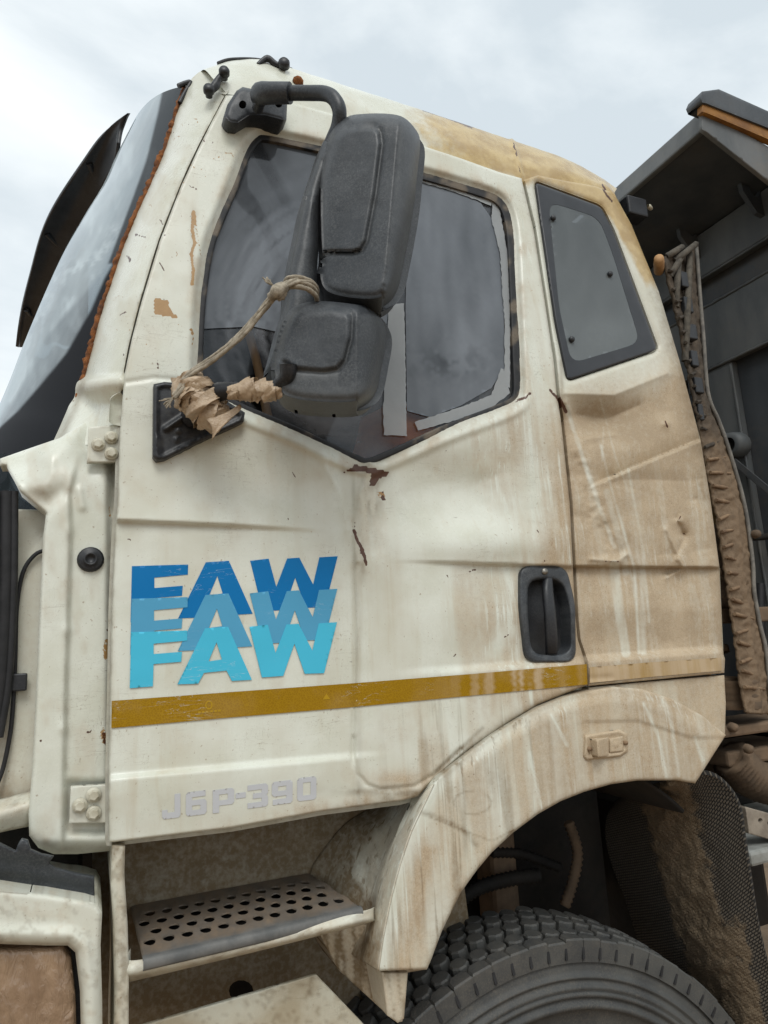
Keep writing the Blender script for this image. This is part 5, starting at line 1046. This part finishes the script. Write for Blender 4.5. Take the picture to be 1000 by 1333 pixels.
for (py0, l) in ((352, 12), (385, 14), (420, 15), (455, 12), (490, 14), (525, 10)):
    box('fairing_clip', P(886 + (py0 - 352) * .13, py0, y=.125), P(886 + l + (py0 - 352) * .13, py0 + 22, y=.125) + A((0, .03, 0)), BLACKC, fair, .004).matrix_parent_inverse = Matrix()
box('roof_lamp', P(820, 276, y=.16), P(842, 259, y=.16) + A((0, .06, 0)), BLACKC, TR, .006)
lathe('lamp_screw', [(0, -.02), (.007, -.018), (.009, 0), (.006, .01)], P(845, 269, y=.17), (-1, -.4, 0), BOLTM, TR, 10)
lathe('coolant_tank', [(0, .14), (.05, .14), (.07, .11), (.07, .02), (.05, -.01), (.045, -.03), (.06, -.06), (.062, -.2), (.04, -.24), (0, -.25)], P(925, 660, y=.26), (0, 0, 1), simple('stained_tank_plastic', lin(150, 128, 86), lin(120, 98, 66), .5, 14, .2, .002, dust=.3), TR, 20)
lathe('air_dryer', [(0, .12), (.06, .12), (.065, .09), (.065, -.12), (.05, -.16), (0, -.17)], P(938, 730, y=.24), (0, 0, 1), simple('mauve_grey_casting', lin(104, 88, 78), lin(82, 70, 62), .7, 20, .3, .002, dust=.4), TR, 20)
lathe('rubber_boot', [(.07, .05), (.074, .04), (.066, .03), (.074, .02), (.066, .01), (.074, 0), (.066, -.01), (.074, -.02), (.07, -.04)], P(958, 905, y=.22), (0, 0, 1), MUD, TR, 20)
box('mount_bracket', P(938, 812, y=.2), P(990, 790, y=.2) + A((.1, .12, 0)), MUD, TR, .006)
box('valve_block', P(920, 910, y=.2), P(965, 880, y=.2) + A((.0, .15, .0)), MUD, TR, .012)
box('cab_crossmember', P(940, 962, y=.18), P(1040, 934, y=.18) + A((.1, .2, 0)), MUD, TR, .008)
box('lock_bracket', P(950, 1000, y=.22), P(1020, 968, y=.22) + A((.1, .2, 0)), MUD, TR, .01)
hose([(950, 985), (975, 1010), (1000, 1020), (1040, 1028)], .25, .05, MUD, 'intake_duct')
for q in ((955, 947), (975, 975), (985, 690 + 5), (936, 745)): lathe('frame_bolt', [(0, -.012), (.012, -.01), (.015, 0), (.015, .01)], P(*q, y=.17), (0, 1, 0), MUD, TR, 8)
pz = [(970, 1050), (1060, 1075), (1060, 1110), (975, 1085)]
panel('catwalk_plate', pz, simple('pale_grey_plate', lin(150, 140, 126), lin(120, 110, 98), .7, 20, .3, .002), TR, mapY(.12), [[(990 + 12 * i + 3 * math.cos(a), 1068 + 3.4 * i + 3 * math.sin(a)) for a in np.linspace(0, 6.28, 11)[:-1]] for i in range(3)], 4, None, .002, 2, .02)
box('battery_box', P(980, 1130, y=.1), P(1080, 1085, y=.1) + A((.2, .4, 0)), simple('pale_box', lin(150, 152, 148), lin(120, 120, 114), .6, 14, .3, .002, dust=.3), TR, .01)
box('chassis_filler', (1.75, .5, .55), (2.3, 2.2, 1.05), DARK, TR, .03); box('gearbox', (1.6, .8, .8), (2.2, 1.7, 1.7), DARK, TR, .06)
tube('brake_pipe', [P(884, 500, y=.3), P(915, 620, y=.3), P(930, 720, y=.3), P(936, 820, y=.3)], .012, DARK, TR, 8)
# ---- dump body with its canopy
DX = 2.0; DY = -.03
bed = bpy.data.objects.new('dump_body', None); COL.objects.link(bed); bed.parent = TR; bed.matrix_parent_inverse = Matrix.Translation(TR.location).inverted(); bed.matrix_world = Matrix()
part('dark grey steel tipping body with a canopy over the cab', bed)
def bl(o): o.matrix_parent_inverse = Matrix(); return o
Ya = .02
cA = P(912, 140, y=Ya); XA = cA[0]
ZC = float(cA[2])
XW = XA + .52
def zc(y): return ZC + .0 * y
lip0, lip1 = P(912, 140, y=Ya), P(914, 166, y=Ya)
hL = lip0[2] - lip1[2]
# front lip across the cab
bl(hexa('canopy_lip', A([(XA, Ya, ZC - hL), (XA, 2.45, ZC - hL), (XA + .012, 2.45, ZC), (XA + .012, Ya, ZC), (XA + .03, Ya, ZC - hL), (XA + .03, 2.45, ZC - hL), (XA + .04, 2.45, ZC), (XA + .04, Ya, ZC)]), GREYS, bed, .008))
zu = ZC - hL + .01
# underside plate, sloping to the front wall
jn = P(1000, 256, x=XW)
bl(hexa('canopy_plate', A([(XA + .01, Ya, zu), (XA + .01, 2.45, zu), (XW, 2.45, jn[2]), (XW, Ya, jn[2]), (XA + .01, Ya, zu + .03), (XA + .01, 2.45, zu + .03), (XW, 2.45, jn[2] + .03), (XW, Ya, jn[2] + .03)]), DARKS, bed, 0))
# near side plate of the canopy with its rolled top and ochre strip
yN = DY - .0
def SP(*q): return [(a, b) for a, b in q]
bl(panel('side_plate', SP((913, 142), (1010, 196), (1100, 246), (1100, 312), (1005, 240), (914, 168)), GREYS, bed, mapY(yN + .012), (), 6, None, .003, 3, .012))
bl(panel('ochre_strip', SP((914, 132), (1010, 172), (1100, 210), (1100, 232), (1010, 186), (914, 145)), OCHRE, bed, mapY(yN - .004), (), 6, None, .004, 3, .02))
bl(panel('top_rail', SP((911, 126), (914, 119), (936, 116), (1010, 149), (1100, 188), (1100, 212), (1010, 171), (914, 133)), DARKS, bed, mapY(yN - .012), (), 5, None, .004, 3, .06))
# front wall, cross beams and ribs
zt = jn[2]
bl(box('front_wall', (XW, .0, 1.15), (XW + .03, 2.45, zt), DARKS, bed, 0))
zb0 = P(1000, 306, x=XW - .06)[2]; zb1 = P(1000, 352, x=XW - .05)[2]; zb2 = P(1000, 444, x=XW - .05)[2]
bl(box('cross_beam', (XW - .06, .0, zb0), (XW, 2.45, zt), GREYS, bed, .006))
bl(box('wall_band', (XW - .05, .0, zb2), (XW, 2.45, zb1), GREYS, bed, .006))
for k in range(8):
    y_ = .10 + .33 * k; bl(box('wall_rib', (XW - .045, y_, 1.2), (XW, y_ + .12, zb2 - .002), GREYS, bed, .01))
for (a, b) in ((980, 246), (898, 298)):
    q0 = P(a, b, x=XW - .09); q1 = P(a, b, x=XW - .09); c_ = Pix(q0)[0]
    ring = [(q0[0] + .03 * math.cos(t), q0[2] + .04 * math.sin(t)) for t in np.linspace(0, 2 * math.pi, 14)[:-1]]
    yv = float(q0[1]); o_ = [(XW, zt + .06), (XW - .12, zu + .16), (XW - .17, zu + .02), (XW - .16, zt - .02), (XW - .10, zt - .10), (XW, zt - .12)]
    n0 = len(o_); m = len(ring); vv2, _, f2_, *_ = delaunay_2d_cdt([Vector(p_) for p_ in o_ + ring], [(i, (i + 1) % n0) for i in range(n0)] + [(n0 + i, n0 + (i + 1) % m) for i in range(m)], [], 0, 1e-5)
    v2 = A([(p_[0], p_[1]) for p_ in vv2]); f2_ = A(f2_); c2 = v2[f2_].mean(1); ok = inside(c2[:, 0], c2[:, 1], o_) & ~inside(c2[:, 0], c2[:, 1], ring)
    o = bl(link('gusset', [(p_[0], yv, p_[1]) for p_ in v2], f2_[ok], DARKS, bed, False)); md = o.modifiers.new('t', 'SOLIDIFY'); md.thickness = .018; md.offset = 0
tube('hook', [P(912, 210, y=.25), P(914, 198, y=.25), P(918, 192, y=.25), P(920, 190, y=.25)], .006, GREYS, bed, 7).matrix_parent_inverse = Matrix()
bl(box('side_wall', (XW + .0, DY, 1.2), (XW + 4.5, DY + .05, ZC - .2), DARKS, bed, .005)); bl(box('side_wall', (XW, 2.42, 1.2), (XW + 4.5, 2.47, ZC - .2), DARKS, bed, .005)); bl(box('bed_floor', (XW, DY, 1.12), (XW + 4.5, 2.47, 1.2), DARKS, bed, .005))
bl(hexa('wall_brace', A([P(955, 606, x=XW - .1), P(1010, 652, x=XW - .1), P(1010, 640, x=XW - .1), P(957, 596, x=XW - .1), P(955, 606, x=XW - .06), P(1010, 652, x=XW - .06), P(1010, 640, x=XW - .06), P(957, 596, x=XW - .06)]), DARKS, bed, .003))
lathe('lifting_eye', [(.03, -.05), (.05, -.05), (.055, 0), (.05, .02)], P(960, 580, x=XW - .06), (1, 0, 0), GREYS, bed, 16).matrix_parent_inverse = Matrix()

for k in range(7):
    y_ = .16 + .33 * k; bl(tube('weld_bead', [(XW - .046, y_ - .062, z_) for z_ in np.linspace(1.25, zb2 - .02, 40)], .006, OCHRE if k % 2 == 0 else GREYS, bed, 6, raw=True, wob=.5))
for z_ in (zb0, zb1, zb2): bl(tube('weld_bead', [(XW - .052, y_, z_ - .004) for y_ in np.linspace(.02, 2.4, 160)], .006, GREYS, bed, 6, raw=True, wob=.6))
bl(tube('weld_bead', [(XW - .006, y_, zt - .006) for y_ in np.linspace(.02, 2.4, 160)], .009, GREYS, bed, 6, raw=True, wob=.6))
for (pts, r_, m_) in [([(905, 470), (914, 560), (922, 640), (930, 760)], .010, RUBBER), ([(925, 585), (946, 640), (950, 700), (972, 790)], .011, RUBBER), ([(948, 690), (985, 700), (1030, 690)], .012, DARK), ([(990, 760), (992, 840), (1010, 930)], .016, RUBBER)]:
    tube('air_hose', [P(a, b, y=.34) for a, b in pts], r_, m_, TR, 8)
for q in ((940, 845), (985, 870), (968, 905), (990, 985)): lathe('hose_clamp', [(.018, -.012), (.022, -.01), (.022, .01), (.018, .012)], P(*q, y=.25), (.2, .3, 1), MUD, TR, 14)
